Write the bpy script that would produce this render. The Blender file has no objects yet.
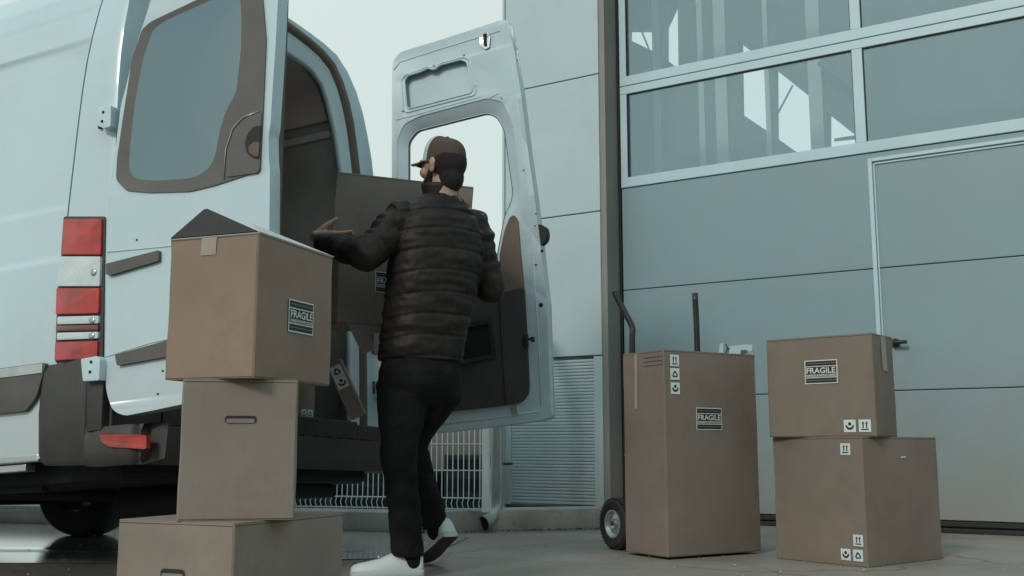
import bpy, bmesh, math, random
from mathutils import Vector, Matrix, noise
from mathutils.geometry import tessellate_polygon
R = math.radians
random.seed(7)
S = bpy.context.scene
COL = S.collection

# ------------------------------------------------------------------ camera
CAM_H, PITCH, FPX = .52, R(8.66), 1050.0
cam = bpy.data.cameras.new('camera'); camo = bpy.data.objects.new('camera', cam); COL.objects.link(camo)
camo.location = (0, 0, CAM_H); camo.rotation_euler = (R(90) + PITCH, 0, 0)
cam.sensor_width = 36; cam.lens = FPX / 1024 * 36; cam.clip_end = 3000; cam.clip_start = .05
S.camera = camo
# ------------------------------------------------------------------ sky and sun
SUN_EL, SUN_AZ = 32, 213          # azimuth measured clockwise from +Y
wd = bpy.data.worlds.new('World'); S.world = wd; wd.use_nodes = True
nt = wd.node_tree; nt.nodes.clear(); N = nt.nodes; LK = nt.links
out = N.new('ShaderNodeOutputWorld'); bg = N.new('ShaderNodeBackground'); LK.new(bg.outputs[0], out.inputs[0])
sky = N.new('ShaderNodeTexSky'); sky.sky_type = 'NISHITA'; sky.sun_disc = False
sky.sun_elevation = R(SUN_EL); sky.sun_rotation = R(SUN_AZ)
tc = N.new('ShaderNodeTexCoord'); sx = N.new('ShaderNodeSeparateXYZ'); LK.new(tc.outputs['Generated'], sx.inputs[0])
cr = N.new('ShaderNodeValToRGB'); LK.new(sx.outputs['Z'], cr.inputs[0])
e = cr.color_ramp.elements
e[0].position = 0; e[0].color = (.66, .77, .735, 1); e[1].position = 1; e[1].color = (.50, .70, .76, 1)
m1 = e.new(.42); m1.color = (.68, .79, .755, 1); m2 = e.new(.7); m2.color = (.58, .75, .77, 1)
cl = N.new('ShaderNodeTexNoise'); cl.inputs['Scale'].default_value = 2.2; cl.inputs['Detail'].default_value = 5
LK.new(tc.outputs['Generated'], cl.inputs['Vector'])
mr = N.new('ShaderNodeMapRange'); LK.new(cl.outputs[0], mr.inputs[0]); mr.inputs[3].default_value = 10.0; mr.inputs[4].default_value = 10.8
vm = N.new('ShaderNodeVectorMath'); vm.operation = 'SCALE'; LK.new(cr.outputs[0], vm.inputs[0]); LK.new(mr.outputs[0], vm.inputs['Scale'])
mx = N.new('ShaderNodeMix'); mx.data_type = 'RGBA'; mx.inputs[0].default_value = .93
LK.new(sky.outputs[0], mx.inputs[6]); LK.new(vm.outputs[0], mx.inputs[7]); LK.new(mx.outputs[2], bg.inputs[0])
bg.inputs[1].default_value = .1
sl = bpy.data.lights.new('sun', 'SUN'); so = bpy.data.objects.new('sun', sl); COL.objects.link(so)
sl.energy = 1.35; sl.angle = R(12); sl.color = (1, .91, .81)
so.rotation_euler = (R(90 - SUN_EL), 0, R(180 - SUN_AZ) + 0)
vs = S.view_settings; vs.view_transform = 'Standard'; vs.look = 'None'; vs.exposure = 0; vs.gamma = 1

# ------------------------------------------------------------------ helpers
def ray(px, py):
    a = (px - 512) / FPX; b = (288 - py) / FPX
    return Vector((a, math.cos(PITCH) - b * math.sin(PITCH), math.sin(PITCH) + b * math.cos(PITCH)))
C0 = Vector((0, 0, CAM_H))
def hit(px, py, p0, n):
    d = ray(px, py); return C0 + d * ((Vector(p0) - C0).dot(n) / d.dot(n))
def at(px, py, D): return hit(px, py, (0, D, 0), Vector((0, 1, 0)))

def mat(name, col, rough=.6, metal=0, var=.12, scale=6, bump=0, bscale=60, coat=0, coord='Object', spec=.5, dirt=None, detail=6):
    m = bpy.data.materials.new(name); m.use_nodes = True; t = m.node_tree; p = t.nodes['Principled BSDF']
    p.inputs['Roughness'].default_value = rough; p.inputs['Metallic'].default_value = metal
    p.inputs['Specular IOR Level'].default_value = spec
    if coat: p.inputs['Coat Weight'].default_value = coat; p.inputs['Coat Roughness'].default_value = .12
    tcn = t.nodes.new('ShaderNodeTexCoord')
    n = t.nodes.new('ShaderNodeTexNoise'); n.inputs['Scale'].default_value = scale; n.inputs['Detail'].default_value = detail
    t.links.new(tcn.outputs[coord], n.inputs['Vector'])
    r = t.nodes.new('ShaderNodeValToRGB'); t.links.new(n.outputs[0], r.inputs[0])
    c0 = [max(0, c * (1 - var)) for c in col]; c1 = [min(1, c * (1 + var)) for c in col]
    r.color_ramp.elements[0].position = .32; r.color_ramp.elements[1].position = .68
    r.color_ramp.elements[0].color = (*c0, 1); r.color_ramp.elements[1].color = (*c1, 1)
    last = r.outputs[0]
    if dirt:
        n3 = t.nodes.new('ShaderNodeTexNoise'); n3.inputs['Scale'].default_value = dirt[1]; n3.inputs['Detail'].default_value = 8
        n3.inputs['Roughness'].default_value = .7
        t.links.new(tcn.outputs[coord], n3.inputs['Vector'])
        mrr = t.nodes.new('ShaderNodeMapRange'); t.links.new(n3.outputs[0], mrr.inputs[0])
        mrr.inputs[1].default_value = .5; mrr.inputs[2].default_value = .75; mrr.inputs[4].default_value = dirt[2]
        mm = t.nodes.new('ShaderNodeMix'); mm.data_type = 'RGBA'; t.links.new(mrr.outputs[0], mm.inputs[0])
        t.links.new(last, mm.inputs[6]); mm.inputs[7].default_value = (*dirt[0], 1); last = mm.outputs[2]
    t.links.new(last, p.inputs['Base Color'])
    rr = t.nodes.new('ShaderNodeMapRange'); t.links.new(n.outputs[0], rr.inputs[0])
    rr.inputs[3].default_value = max(.02, rough - .06); rr.inputs[4].default_value = min(1, rough + .06)
    t.links.new(rr.outputs[0], p.inputs['Roughness'])
    if bump:
        n2 = t.nodes.new('ShaderNodeTexNoise'); n2.inputs['Scale'].default_value = bscale; n2.inputs['Detail'].default_value = 4
        t.links.new(tcn.outputs[coord], n2.inputs['Vector'])
        bp = t.nodes.new('ShaderNodeBump'); bp.inputs['Strength'].default_value = bump; bp.inputs['Distance'].default_value = .01
        t.links.new(n2.outputs[0], bp.inputs['Height']); t.links.new(bp.outputs[0], p.inputs['Normal'])
    return m

def cracks(m, sc_, wid, dark):
    t = m.node_tree; p = t.nodes['Principled BSDF']; src = p.inputs['Base Color'].links[0].from_socket
    tcn = t.nodes.new('ShaderNodeTexCoord'); n = t.nodes.new('ShaderNodeTexNoise'); n.inputs['Scale'].default_value = 2.2; n.inputs['Detail'].default_value = 6
    t.links.new(tcn.outputs['Object'], n.inputs['Vector'])
    vm_ = t.nodes.new('ShaderNodeVectorMath'); vm_.operation = 'MULTIPLY_ADD'; t.links.new(n.outputs['Color'], vm_.inputs[0]); vm_.inputs[1].default_value = (.55, .55, 0)
    t.links.new(tcn.outputs['Object'], vm_.inputs[2])
    v = t.nodes.new('ShaderNodeTexVoronoi'); v.feature = 'DISTANCE_TO_EDGE'; v.inputs['Scale'].default_value = sc_; t.links.new(vm_.outputs[0], v.inputs['Vector'])
    mr_ = t.nodes.new('ShaderNodeMapRange'); t.links.new(v.outputs[0], mr_.inputs[0]); mr_.inputs[2].default_value = wid; mr_.inputs[3].default_value = .75; mr_.inputs[4].default_value = 0
    n4 = t.nodes.new('ShaderNodeTexNoise'); n4.inputs['Scale'].default_value = 260; n4.inputs['Detail'].default_value = 2; t.links.new(tcn.outputs['Object'], n4.inputs['Vector'])
    m4 = t.nodes.new('ShaderNodeMapRange'); t.links.new(n4.outputs[0], m4.inputs[0]); m4.inputs[1].default_value = .62; m4.inputs[2].default_value = .70; m4.inputs[4].default_value = .6
    ma = t.nodes.new('ShaderNodeMath'); ma.operation = 'MAXIMUM'; t.links.new(mr_.outputs[0], ma.inputs[0]); t.links.new(m4.outputs[0], ma.inputs[1])
    mm = t.nodes.new('ShaderNodeMix'); mm.data_type = 'RGBA'; t.links.new(ma.outputs[0], mm.inputs[0]); t.links.new(src, mm.inputs[6]); mm.inputs[7].default_value = (*dark, 1)
    t.links.new(mm.outputs[2], p.inputs['Base Color'])
def kraft(name, col):
    m = mat(name, col, .78, var=.12, scale=2.3, spec=.3, dirt=((col[0]*.62, col[1]*.60, col[2]*.60), 3.5, .5))
    t = m.node_tree; p = t.nodes['Principled BSDF']
    tcn = t.nodes.new('ShaderNodeTexCoord'); mp = t.nodes.new('ShaderNodeMapping'); mp.inputs['Scale'].default_value = (170, 170, 5)
    t.links.new(tcn.outputs['Object'], mp.inputs[0]); n = t.nodes.new('ShaderNodeTexNoise'); n.inputs['Scale'].default_value = 1
    n.inputs['Detail'].default_value = 2
    t.links.new(mp.outputs[0], n.inputs['Vector'])
    n2 = t.nodes.new('ShaderNodeTexNoise'); n2.inputs['Scale'].default_value = 9; t.links.new(tcn.outputs['Object'], n2.inputs['Vector'])
    ad = t.nodes.new('ShaderNodeMath'); ad.operation = 'MULTIPLY_ADD'; t.links.new(n2.outputs[0], ad.inputs[0]); ad.inputs[1].default_value = 3; t.links.new(n.outputs[0], ad.inputs[2])
    b = t.nodes.new('ShaderNodeBump'); b.inputs['Strength'].default_value = .12; b.inputs['Distance'].default_value = .005
    t.links.new(ad.outputs[0], b.inputs['Height']); t.links.new(b.outputs[0], p.inputs['Normal'])
    return m

def _sheen(m): m.node_tree.nodes['Principled BSDF'].inputs['Specular IOR Level'].default_value = .55
def coated_glass(name, refl, tint, see):
    m = bpy.data.materials.new(name); m.use_nodes = True; t = m.node_tree; t.nodes.clear()
    o = t.nodes.new('ShaderNodeOutputMaterial'); mxs = t.nodes.new('ShaderNodeMixShader'); g = t.nodes.new('ShaderNodeBsdfGlossy')
    g.inputs['Roughness'].default_value = .03; g.inputs['Color'].default_value = (.72, .92, 1, 1)
    tr = t.nodes.new('ShaderNodeBsdfTransparent') if see else t.nodes.new('ShaderNodeBsdfDiffuse')
    tr.inputs['Color'].default_value = (*tint, 1); mxs.inputs[0].default_value = refl
    n = t.nodes.new('ShaderNodeTexNoise'); n.inputs['Scale'].default_value = 1.3
    tcn = t.nodes.new('ShaderNodeTexCoord'); t.links.new(tcn.outputs['Object'], n.inputs['Vector'])
    b = t.nodes.new('ShaderNodeBump'); b.inputs['Strength'].default_value = .14; t.links.new(n.outputs[0], b.inputs['Height']); t.links.new(b.outputs[0], g.inputs['Normal'])
    t.links.new(tr.outputs[0], mxs.inputs[1]); t.links.new(g.outputs[0], mxs.inputs[2]); t.links.new(mxs.outputs[0], o.inputs[0])
    return m

M = dict(
    white=mat('van_paint', (.52, .66, .71), .34, var=.03, scale=1.2, coat=.5, dirt=((.42, .46, .45), 2.0, .22)),
    inner_white=mat('van_inner_paint', (.52, .66, .71), .42, var=.04, scale=3, coat=.2, dirt=((.30, .30, .28), 3.5, .3)),
    grey_trim=mat('grey_plastic', (.10, .095, .085), .55, var=.1, scale=8, bump=.15, bscale=240),
    dark=mat('dark_plastic', (.040, .038, .034), .6, var=.15, scale=8, bump=.15, bscale=200),
    chassis=mat('underbody', (.008, .009, .010), .8, var=.2, scale=5),
    rubber=mat('rubber', (.02, .02, .02), .75, var=.2, scale=10, bump=.3, bscale=120),
    seal=mat('brown_seal', (.115, .088, .070), .7, var=.12, scale=9),
    lining=mat('plywood_lining', (.33, .30, .27), .75, var=.14, scale=4, bump=.2, bscale=20),
    upper_lining=mat('upper_lining', (.55, .47, .40), .7, var=.1, scale=4),
    rail=mat('rail_wood', (.50, .46, .40), .7, var=.1, scale=5),
    red=mat('red_lens', (.40, .022, .014), .25, var=.35, scale=14, coat=.5, spec=.5),
    darkred=mat('dark_red_lens', (.14, .02, .015), .25, var=.12, scale=16, coat=.8),
    clear=mat('clear_lens', (.58, .67, .68), .25, var=.06, scale=22, coat=.4),
    steel=mat('steel', (.5, .52, .52), .35, metal=.8, var=.1, scale=14, bump=.1),
    black_steel=mat('black_steel', (.022, .021, .020), .38, var=.2, scale=18, bump=.1),
    trim_panel=mat('door_trim_dark', (.060, .058, .053), .8, var=.12, scale=6, bump=.25, bscale=160),
    trim_brown=mat('door_trim_brown', (.17, .125, .095), .7, var=.16, scale=5),
    kraft=kraft('kraft_board', (.255, .208, .168)),
    kraft4=kraft('kraft_board_dull', (.205, .170, .139)),
    kraft2=kraft('kraft_board_grey', (.25, .212, .177)),
    kraft3=kraft('kraft_board_brown', (.275, .208, .160)),
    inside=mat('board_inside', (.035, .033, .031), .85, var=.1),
    pale_flap=mat('board_sky_lit', (.56, .58, .56), .7, var=.06),  # flap paler than kraft: sky light put into its colour
    tape=mat('packing_tape', (.34, .28, .22), .18, var=.05, scale=20, coat=.6),
    wht=mat('sticker_white', (.62, .72, .71), .5, var=.04),
    blk=mat('sticker_black', (.018, .018, .018), .5, var=.1),
    wall=mat('wall_panel', (.44, .55, .57), .5, var=.04, scale=.8, bump=.05, bscale=30, dirt=((.30, .33, .32), 1.2, .3)),
    reveal=mat('reveal_metal', (.235, .225, .205), .55, var=.08, scale=2),
    gpanel=mat('garage_panel', (.220, .326, .360), .42, var=.05, scale=.7, bump=.06, bscale=300, dirt=((.25, .27, .25), 1.6, .35)),
    gframe=mat('aluminium_frame', (.46, .62, .67), .4, var=.04, scale=3),
    dline=mat('joint_dark', (.07, .07, .068), .8),
    glass=coated_glass('door_glass', .205, (.94, .96, .95), True),
    vglass=coated_glass('van_glass', .27, (.02, .032, .035), False),
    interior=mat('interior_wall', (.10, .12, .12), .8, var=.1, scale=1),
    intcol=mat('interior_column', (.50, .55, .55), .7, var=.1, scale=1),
    ground=mat('concrete_yard', (.285, .255, .222), .50, var=.12, scale=.9, bump=.35, bscale=70, dirt=((.13, .125, .115), 1.1, .75), coord='Object', detail=10),
    van_shade_ground=mat('van_shade_ground', (.10, .095, .09), .55, var=.25, scale=2.5, bump=.5, bscale=110, dirt=((.20, .19, .17), 3, .4), detail=10),
    lit_ground=mat('sky_glare_ground', (.66, .69, .69), .17, var=.08, scale=1.3, detail=8, coat=1, spec=1),
    kerb=mat('kerb_concrete', (.36, .33, .29), .8, var=.16, scale=4, bump=.4, bscale=60, dirt=((.12, .11, .10), 5, .6)),
    glare=mat('glare_white', (.85, .9, .9), .02, coat=1, spec=1, var=.02, scale=8, dirt=((.4, .4, .38), 6, .5)),
    beige=mat('beige_render', (.25, .225, .195), .85, var=.08, scale=2),
    dcrate=mat('dark_crate', (.035, .036, .036), .6, var=.2, scale=3),
    galv=mat('galvanised_white', (.74, .82, .82), .4, metal=.1, var=.05, scale=10),
    pipe=mat('zinc_pipe', (.38, .40, .39), .35, metal=.55, var=.12, scale=6, bump=.05),
    skin=mat('skin', (.46, .31, .235), .5, var=.08, scale=20, bump=.1, bscale=150),
    beard=mat('dark_hair', (.018, .014, .012), .8, var=.3, scale=60, bump=.8, bscale=300),
    cap=mat('brown_cap', (.085, .062, .048), .85, var=.12, scale=14, bump=.3, bscale=500),
    capw=mat('pale_cap_front', (.55, .62, .63), .8, var=.05, bump=.2, bscale=400),
    jacket=mat('dark_jacket', (.0185, .0155, .0135), .58, var=.25, scale=9, bump=.22, bscale=40, spec=.3),
    jeans=mat('black_jeans', (.0095, .0100, .0108), .85, var=.35, scale=12, bump=.5, bscale=90, spec=.2),
    shoe=mat('white_leather', (.60, .68, .69), .5, var=.05, scale=10, bump=.1),
    sole=mat('shoe_sole', (.45, .50, .50), .6, var=.08), dsole=mat('dark_sole', (.05, .05, .048), .8, var=.1),
    eyew=mat('eye_white', (.7, .7, .68), .2, var=.02), debris=mat('dry_leaves', (.10, .085, .06), .9, var=.4, scale=20),
)

def islands(bm):
    seen = set(); out_ = []
    for v in bm.verts:
        if v in seen: continue
        st = [v]; seen.add(v); grp = []
        while st:
            q = st.pop(); grp.append(q)
            for e_ in q.link_edges:
                w_ = e_.other_vert(q)
                if w_ not in seen: seen.add(w_); st.append(w_)
        out_.append(grp)
    return out_
def dust(m, z0, z1, col, amt):
    t = m.node_tree; p = t.nodes['Principled BSDF']; src = p.inputs['Base Color'].links[0].from_socket
    tcn = t.nodes.new('ShaderNodeTexCoord'); sp = t.nodes.new('ShaderNodeSeparateXYZ'); t.links.new(tcn.outputs['Object'], sp.inputs[0])
    n = t.nodes.new('ShaderNodeTexNoise'); n.inputs['Scale'].default_value = 3; n.inputs['Detail'].default_value = 7; t.links.new(tcn.outputs['Object'], n.inputs['Vector'])
    a = t.nodes.new('ShaderNodeMath'); a.operation = 'MULTIPLY_ADD'; t.links.new(n.outputs[0], a.inputs[0]); a.inputs[1].default_value = (z1 - z0) * .9; t.links.new(sp.outputs['Z'], a.inputs[2])
    q = t.nodes.new('ShaderNodeMapRange'); t.links.new(a.outputs[0], q.inputs[0]); q.inputs[1].default_value = z0 + (z1 - z0) * .45; q.inputs[2].default_value = z1 + (z1 - z0) * .45; q.inputs[3].default_value = amt; q.inputs[4].default_value = 0
    mm = t.nodes.new('ShaderNodeMix'); mm.data_type = 'RGBA'; t.links.new(q.outputs[0], mm.inputs[0]); t.links.new(src, mm.inputs[6]); mm.inputs[7].default_value = (*col, 1)
    t.links.new(mm.outputs[2], p.inputs['Base Color'])
dust(M['gpanel'], 0, 1.3, (.24, .225, .19), .7); dust(M['wall'], 0, .9, (.30, .29, .26), .5); dust(M['white'], .45, 1.1, (.34, .34, .31), .45)
def ribs(m, sc_):
    t = m.node_tree; p = t.nodes['Principled BSDF']; tcn = t.nodes.new('ShaderNodeTexCoord'); w = t.nodes.new('ShaderNodeTexChecker'); w.inputs['Scale'].default_value = sc_
    t.links.new(tcn.outputs['Object'], w.inputs['Vector']); b = t.nodes.new('ShaderNodeBump'); b.inputs['Strength'].default_value = .5; b.inputs['Distance'].default_value = .002
    t.links.new(w.outputs['Fac'], b.inputs['Height']); t.links.new(b.outputs[0], p.inputs['Normal'])
ribs(M['red'], 90); ribs(M['clear'], 70)
cracks(M['ground'], .55, .006, (.07, .065, .06)); cracks(M['van_shade_ground'], .8, .006, (.03, .03, .03))
def finish(name, bm, m, parent=None, smooth=False, mats=None, auto=None):
    if name in SPLIT and parent:
        gs = islands(bm)
        if len(gs) > 1:
            for g in gs:
                b2 = bmesh.new(); mp = {v: b2.verts.new(v.co) for v in g}
                for f in {f for v in g for f in v.link_faces}: b2.faces.new([mp[v] for v in f.verts]).material_index = f.material_index
                o = _finish(name, b2, m, parent, smooth, mats, auto)
            bm.free(); return o
    return _finish(name, bm, m, parent, smooth, mats, auto)
def _finish(name, bm, m, parent=None, smooth=False, mats=None, auto=None):
    me = bpy.data.meshes.new(name); bmesh.ops.recalc_face_normals(bm, faces=bm.faces[:]); bm.to_mesh(me); bm.free()
    for k in (mats or [m]): me.materials.append(k)
    if smooth or auto:
        for p in me.polygons: p.use_smooth = True
        if auto: me.set_sharp_from_angle(angle=R(auto))
    o = bpy.data.objects.new(name, me); COL.objects.link(o)
    if parent: o.parent = parent
    return o
SPLIT = {'mud_flap', 'hinge', 'flap_crease', 'inner_cable', 'inner_column', 'bolt', 'hole', 'step_pad', 'crease', 'press_line', 'cross_bar', 'slat', 'skid', 'bracket', 'lace', 'top_flap', 'gasket', 'wrinkle', 'print_line', 'lamp_return', 'side_sill', 'bulb', 'wall_rail', 'blade', 'bottom_seal', 'access_rim'}
def tag(o, label=None, cat=None, group=None, kind=None):
    if label: o['label'] = label
    if cat: o['category'] = cat
    if group: o['group'] = group
    if kind: o['kind'] = kind
    return o
def thing(name, label, cat, loc=(0, 0, 0), rot=None, mtx=None, group=None):
    o = bpy.data.objects.new(name, None); COL.objects.link(o); o.empty_display_size = .1
    if mtx: o.matrix_world = mtx
    else:
        o.location = loc
        if rot: o.rotation_euler = rot
    return tag(o, label, cat, group)
def box(bm, a, b, mi=0, bev=0, mtx=None):
    x0, y0, z0 = a; x1, y1, z1 = b
    co = [(x0,y0,z0),(x1,y0,z0),(x1,y1,z0),(x0,y1,z0),(x0,y0,z1),(x1,y0,z1),(x1,y1,z1),(x0,y1,z1)]
    v = [bm.verts.new(mtx @ Vector(c) if mtx else c) for c in co]
    fs = [bm.faces.new([v[i] for i in f]) for f in ((3,2,1,0),(4,5,6,7),(0,1,5,4),(1,2,6,5),(2,3,7,6),(3,0,4,7))]
    for f in fs: f.material_index = mi
    if bev:
        es = list({e for f in fs for e in f.edges})
        r = bmesh.ops.bevel(bm, geom=es, offset=bev, segments=2, profile=.5, affect='EDGES')
        for f in r['faces']: f.material_index = mi
    return fs
_sheen(M['kraft4'])
def frame_of(t):
    t = Vector(t).normalized(); a = Vector((0, 0, 1)) if abs(t.z) < .9 else Vector((1, 0, 0))
    u = t.cross(a).normalized(); return u, u.cross(t).normalized()
def tube(bm, pts, r, n=10, mi=0, cap=True):
    pts = [Vector(p) for p in pts]; rs = r if isinstance(r, (list, tuple)) else [r] * len(pts)
    rings = []; u = None
    for i, p in enumerate(pts):
        t = (pts[min(i + 1, len(pts) - 1)] - pts[max(i - 1, 0)]).normalized()
        if u is None: u, w = frame_of(t)
        else:
            u = (u - t * u.dot(t)).normalized()
        w = t.cross(u)
        rings.append([bm.verts.new(p + (u * math.cos(k * 2 * math.pi / n) + w * math.sin(k * 2 * math.pi / n)) * rs[i]) for k in range(n)])
    for a, b in zip(rings, rings[1:]):
        for k in range(n):
            f = bm.faces.new((a[k], a[(k+1) % n], b[(k+1) % n], b[k])); f.material_index = mi
    if cap:
        for rg in (rings[0], rings[-1]): f = bm.faces.new(rg); f.material_index = mi
def spin(bm, prof, c, axis, n=32, mi=0):
    """lathe: prof = [(radius, along)] closed into a ring"""
    axis = Vector(axis).normalized(); u, w = frame_of(axis); c = Vector(c); rings = []
    for k in range(n):
        a = k * 2 * math.pi / n; d = u * math.cos(a) + w * math.sin(a)
        rings.append([bm.verts.new(c + d * r + axis * h) for r, h in prof])
    for k in range(n):
        A, B = rings[k], rings[(k + 1) % n]
        for i in range(len(prof) - 1):
            if prof[i][0] < 1e-6 and prof[i+1][0] < 1e-6: continue
            f = bm.faces.new((A[i], A[i+1], B[i+1], B[i])); f.material_index = mi
def rnd(pts, r, n=5):
    """round the corners of a closed 2-D outline"""
    out = []; L = len(pts); rr = r if isinstance(r, (list, tuple)) else [r] * L
    for i, p in enumerate(pts):
        p = Vector(p); a = Vector(pts[i - 1]); b = Vector(pts[(i + 1) % L])
        da, db = (a - p), (b - p); q = min(rr[i], da.length * .45, db.length * .45)
        if q < 1e-4: out.append(tuple(p)); continue
        s, t = p + da.normalized() * q, p + db.normalized() * q
        for k in range(n + 1):
            u = k / n; out.append(tuple(s * (1-u)**2 + p * 2*u*(1-u) + t * u*u))
    return out
def plate(bm, outer, to3, d0, d1, holes=(), mi=0, bev=0):
    """extruded outline with holes; to3(x, z, depth) -> point"""
    loops = [list(outer)] + [list(h) for h in holes]
    tris = tessellate_polygon([[Vector((x, z, 0)) for x, z in l] for l in loops])
    flat = [p for l in loops for p in l]
    A = [bm.verts.new(to3(x, z, d0)) for x, z in flat]; B = [bm.verts.new(to3(x, z, d1)) for x, z in flat]
    fs = []
    for t in tris:
        for V in (A, B):
            try: f = bm.faces.new([V[i] for i in t]); f.material_index = mi; fs.append(f)
            except ValueError: pass
    k = 0; side = []
    for l in loops:
        n = len(l)
        for i in range(n):
            a, b = k + i, k + (i + 1) % n
            f = bm.faces.new((A[a], A[b], B[b], B[a])); f.material_index = mi; side.append(f)
        k += n
    if bev:
        es = list({e for f in side for e in f.edges if len(e.link_faces) == 2 and e.link_faces[0].normal.length >= 0 and ((e.verts[0] in A) == (e.verts[1] in A) or True)})
        bm.normal_update()
        es = [e for e in es if e.calc_face_angle(0) > R(60)]
        bmesh.ops.bevel(bm, geom=es, offset=bev, segments=2, profile=.5, affect='EDGES', clamp_overlap=True)
def resample(pts, n):
    pts = [Vector(p) for p in pts]; L = [0]
    for a, b in zip(pts, pts[1:]): L.append(L[-1] + (b - a).length)
    o = []; j = 0
    for i in range(n):
        s = L[-1] * i / (n - 1)
        while j < len(L) - 2 and L[j + 1] < s: j += 1
        t = (s - L[j]) / max(1e-9, L[j + 1] - L[j]); o.append(pts[j].lerp(pts[j + 1], t))
    return o
def smoothline(pts, n=6):
    P = [Vector(p) for p in pts]; o = []
    for i in range(len(P) - 1):
        p0, p1, p2, p3 = P[max(i-1, 0)], P[i], P[i+1], P[min(i+2, len(P)-1)]
        for k in range(n):
            t = k / n
            o.append(.5 * ((2*p1) + (p2-p0)*t + (2*p0-5*p1+4*p2-p3)*t*t + (3*p1-p0-3*p2+p3)*t**3))
    o.append(P[-1]); return o

# ------------------------------------------------------------------ ground
def sheet(name, pts, z, m, parent=None, sub=0):
    bm = bmesh.new(); f = bm.faces.new([bm.verts.new((x, y, z)) for x, y in pts]); o = finish(name, bm, m, parent)
    return tag(o, kind='structure') if not parent else o
sheet('ground', [(-400, -400), (400, -400), (400, 900), (-400, 900)], 0, M['ground'])
KA, KB = Vector((-9, 9.03)), Vector((-.55, 6.60)); KC = Vector((.72, 6.98))
sheet('lit_ground', [(-9, 5.0), (-1.5, 4.90), (-.62, 5.10), (-.35, 5.6), (-.25, 6.3), (-.55, 6.58), (-9, 9.0)], .004, M['lit_ground'])  # pale glossy sheet; lit ground and sky glare put into its colour
sheet('van_shade_sheet', [(-9, -3), (-1.25, -3), (-1.25, 4.85), (-1.5, 4.88), (-9, 4.98)], .004, M['van_shade_ground'])  # dark sheet; the van's shade on the ground put into its colour
sheet('glare_strip', [(-9, 5.75), (-.78, 5.40), (-.74, 5.52), (-9, 5.90)], .012, M['glare'])  # white strip painting in the sky's glare on the ground
bm = bmesh.new()
def kerb_run(a, b, w, h):
    d = (b - a).normalized(); nrm = Vector((-d.y, d.x)); n = max(1, int((b - a).length / 1.0))
    for i in range(n):
        p = a + (b - a) * (i / n); q = a + (b - a) * ((i + 1) / n) - d * .006
        mt = Matrix(((d.x, nrm.x, 0, p.x), (d.y, nrm.y, 0, p.y), (0, 0, 1, 0), (0, 0, 0, 1)))
        box(bm, (0, 0, -.02), ((q - p).length, w, h), bev=.012, mtx=mt)
kerb_run(KA, KB, .30, .125); kerb_run(KB + Vector((.01, 0)), KC, .25, .135)
tag(finish('kerb', bm, M['kerb'], auto=40), kind='structure')
bm = bmesh.new()
for i in range(170):
    t = random.random(); p = KB.lerp(KC, t) + Vector((random.gauss(0, .02), -.03 - abs(random.gauss(0, .025))))
    s = random.uniform(.004, .014); a = random.random() * 6
    v = [bm.verts.new((p.x + s * math.cos(a + k * 1.57), p.y + s * .6 * math.sin(a + k * 1.57), .005 + random.random() * .012)) for k in range(4)]
    bm.faces.new(v)
tag(finish('leaf_litter', bm, M['debris']), 'dry leaves and grit gathered along the foot of the kerb', 'leaf litter', kind='stuff')

bm = bmesh.new()
for i in range(420):
    px_, py_ = random.uniform(-2.5, 3.6), random.uniform(3.2, 7.0); s = random.uniform(.002, .006) * random.uniform(.6, 1.6); a = random.random() * 6
    v = [bm.verts.new((px_ + s * math.cos(a + k * 2.09), py_ + s * math.sin(a + k * 2.09), .006)) for k in range(3)]; t_ = bm.verts.new((px_, py_, .006 + s))
    bm.faces.new(v); [bm.faces.new((v[k], v[(k+1) % 3], t_)) for k in range(3)]
tag(finish('grit', bm, M['kerb']), 'scattered grit and small stones over the concrete yard', 'grit', kind='stuff')

# ------------------------------------------------------------------ warehouse
WA = R(32.2); NV = Vector((math.sin(WA), math.cos(WA), 0)); DR = Vector((math.cos(WA), -math.sin(WA), 0))
WP = Vector((.6568, 7.6618, 0))
WM = Matrix(((DR.x, NV.x, 0, WP.x), (DR.y, NV.y, 0, WP.y), (0, 0, 1, 0), (0, 0, 0, 1)))   # local: x along the wall, y into it
wh = thing('warehouse', 'pale panelled warehouse front with ribbed louvre panel around the roller gate', 'building', mtx=WM)
def wp(name, m, fn, parent=wh, **k):
    b = bmesh.new(); fn(b); return finish(name, b, m, parent, **k)
JX = [0, 1.19, 2.27, 3.34, 4.42, 5.5, 6.3]
for i in range(1, len(JX) - 1):
    wp('wall_panel', M['wall'], lambda b: box(b, (-.84, 0, JX[i] + .004), (0, .22, JX[i+1] - .004), bev=.004))
wp('joint_backing', M['dline'], lambda b: box(b, (-.83, .012, .02), (-.01, .2, 6.28)))
def louv(b):
    box(b, (-.84, .004, .10), (-.79, .2, 1.186)); box(b, (-.07, .004, .10), (0, .2, 1.186)); box(b, (-.79, .012, .10), (-.07, .2, 1.186))
    n = 44
    for k in range(n):
        z = .112 + k * (1.06 / n); q = 1.06 / n
        v = [b.verts.new(c) for c in ((-.79, .0115, z), (-.07, .0115, z), (-.07, .0097, z + q * .25), (-.79, .0097, z + q * .25), (-.79, .0097, z + q * .62), (-.07, .0097, z + q * .62), (-.07, .0115, z + q * .8), (-.79, .0115, z + q * .8))]
        b.faces.new(v[0:4]); b.faces.new((v[3], v[2], v[5], v[4])); b.faces.new(v[4:8])
wp('louvre_panel', M['wall'], louv)
wp('plinth', M['kerb'], lambda b: box(b, (-.83, .02, -.02), (-.002, .2, .10)))
wp('door_reveal', M['reveal'], lambda b: (box(b, (.001, .012, 0), (.048, .215, 6.2)), box(b, (-.0, .018, 6.0), (.004, .2, 6.1))))
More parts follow.
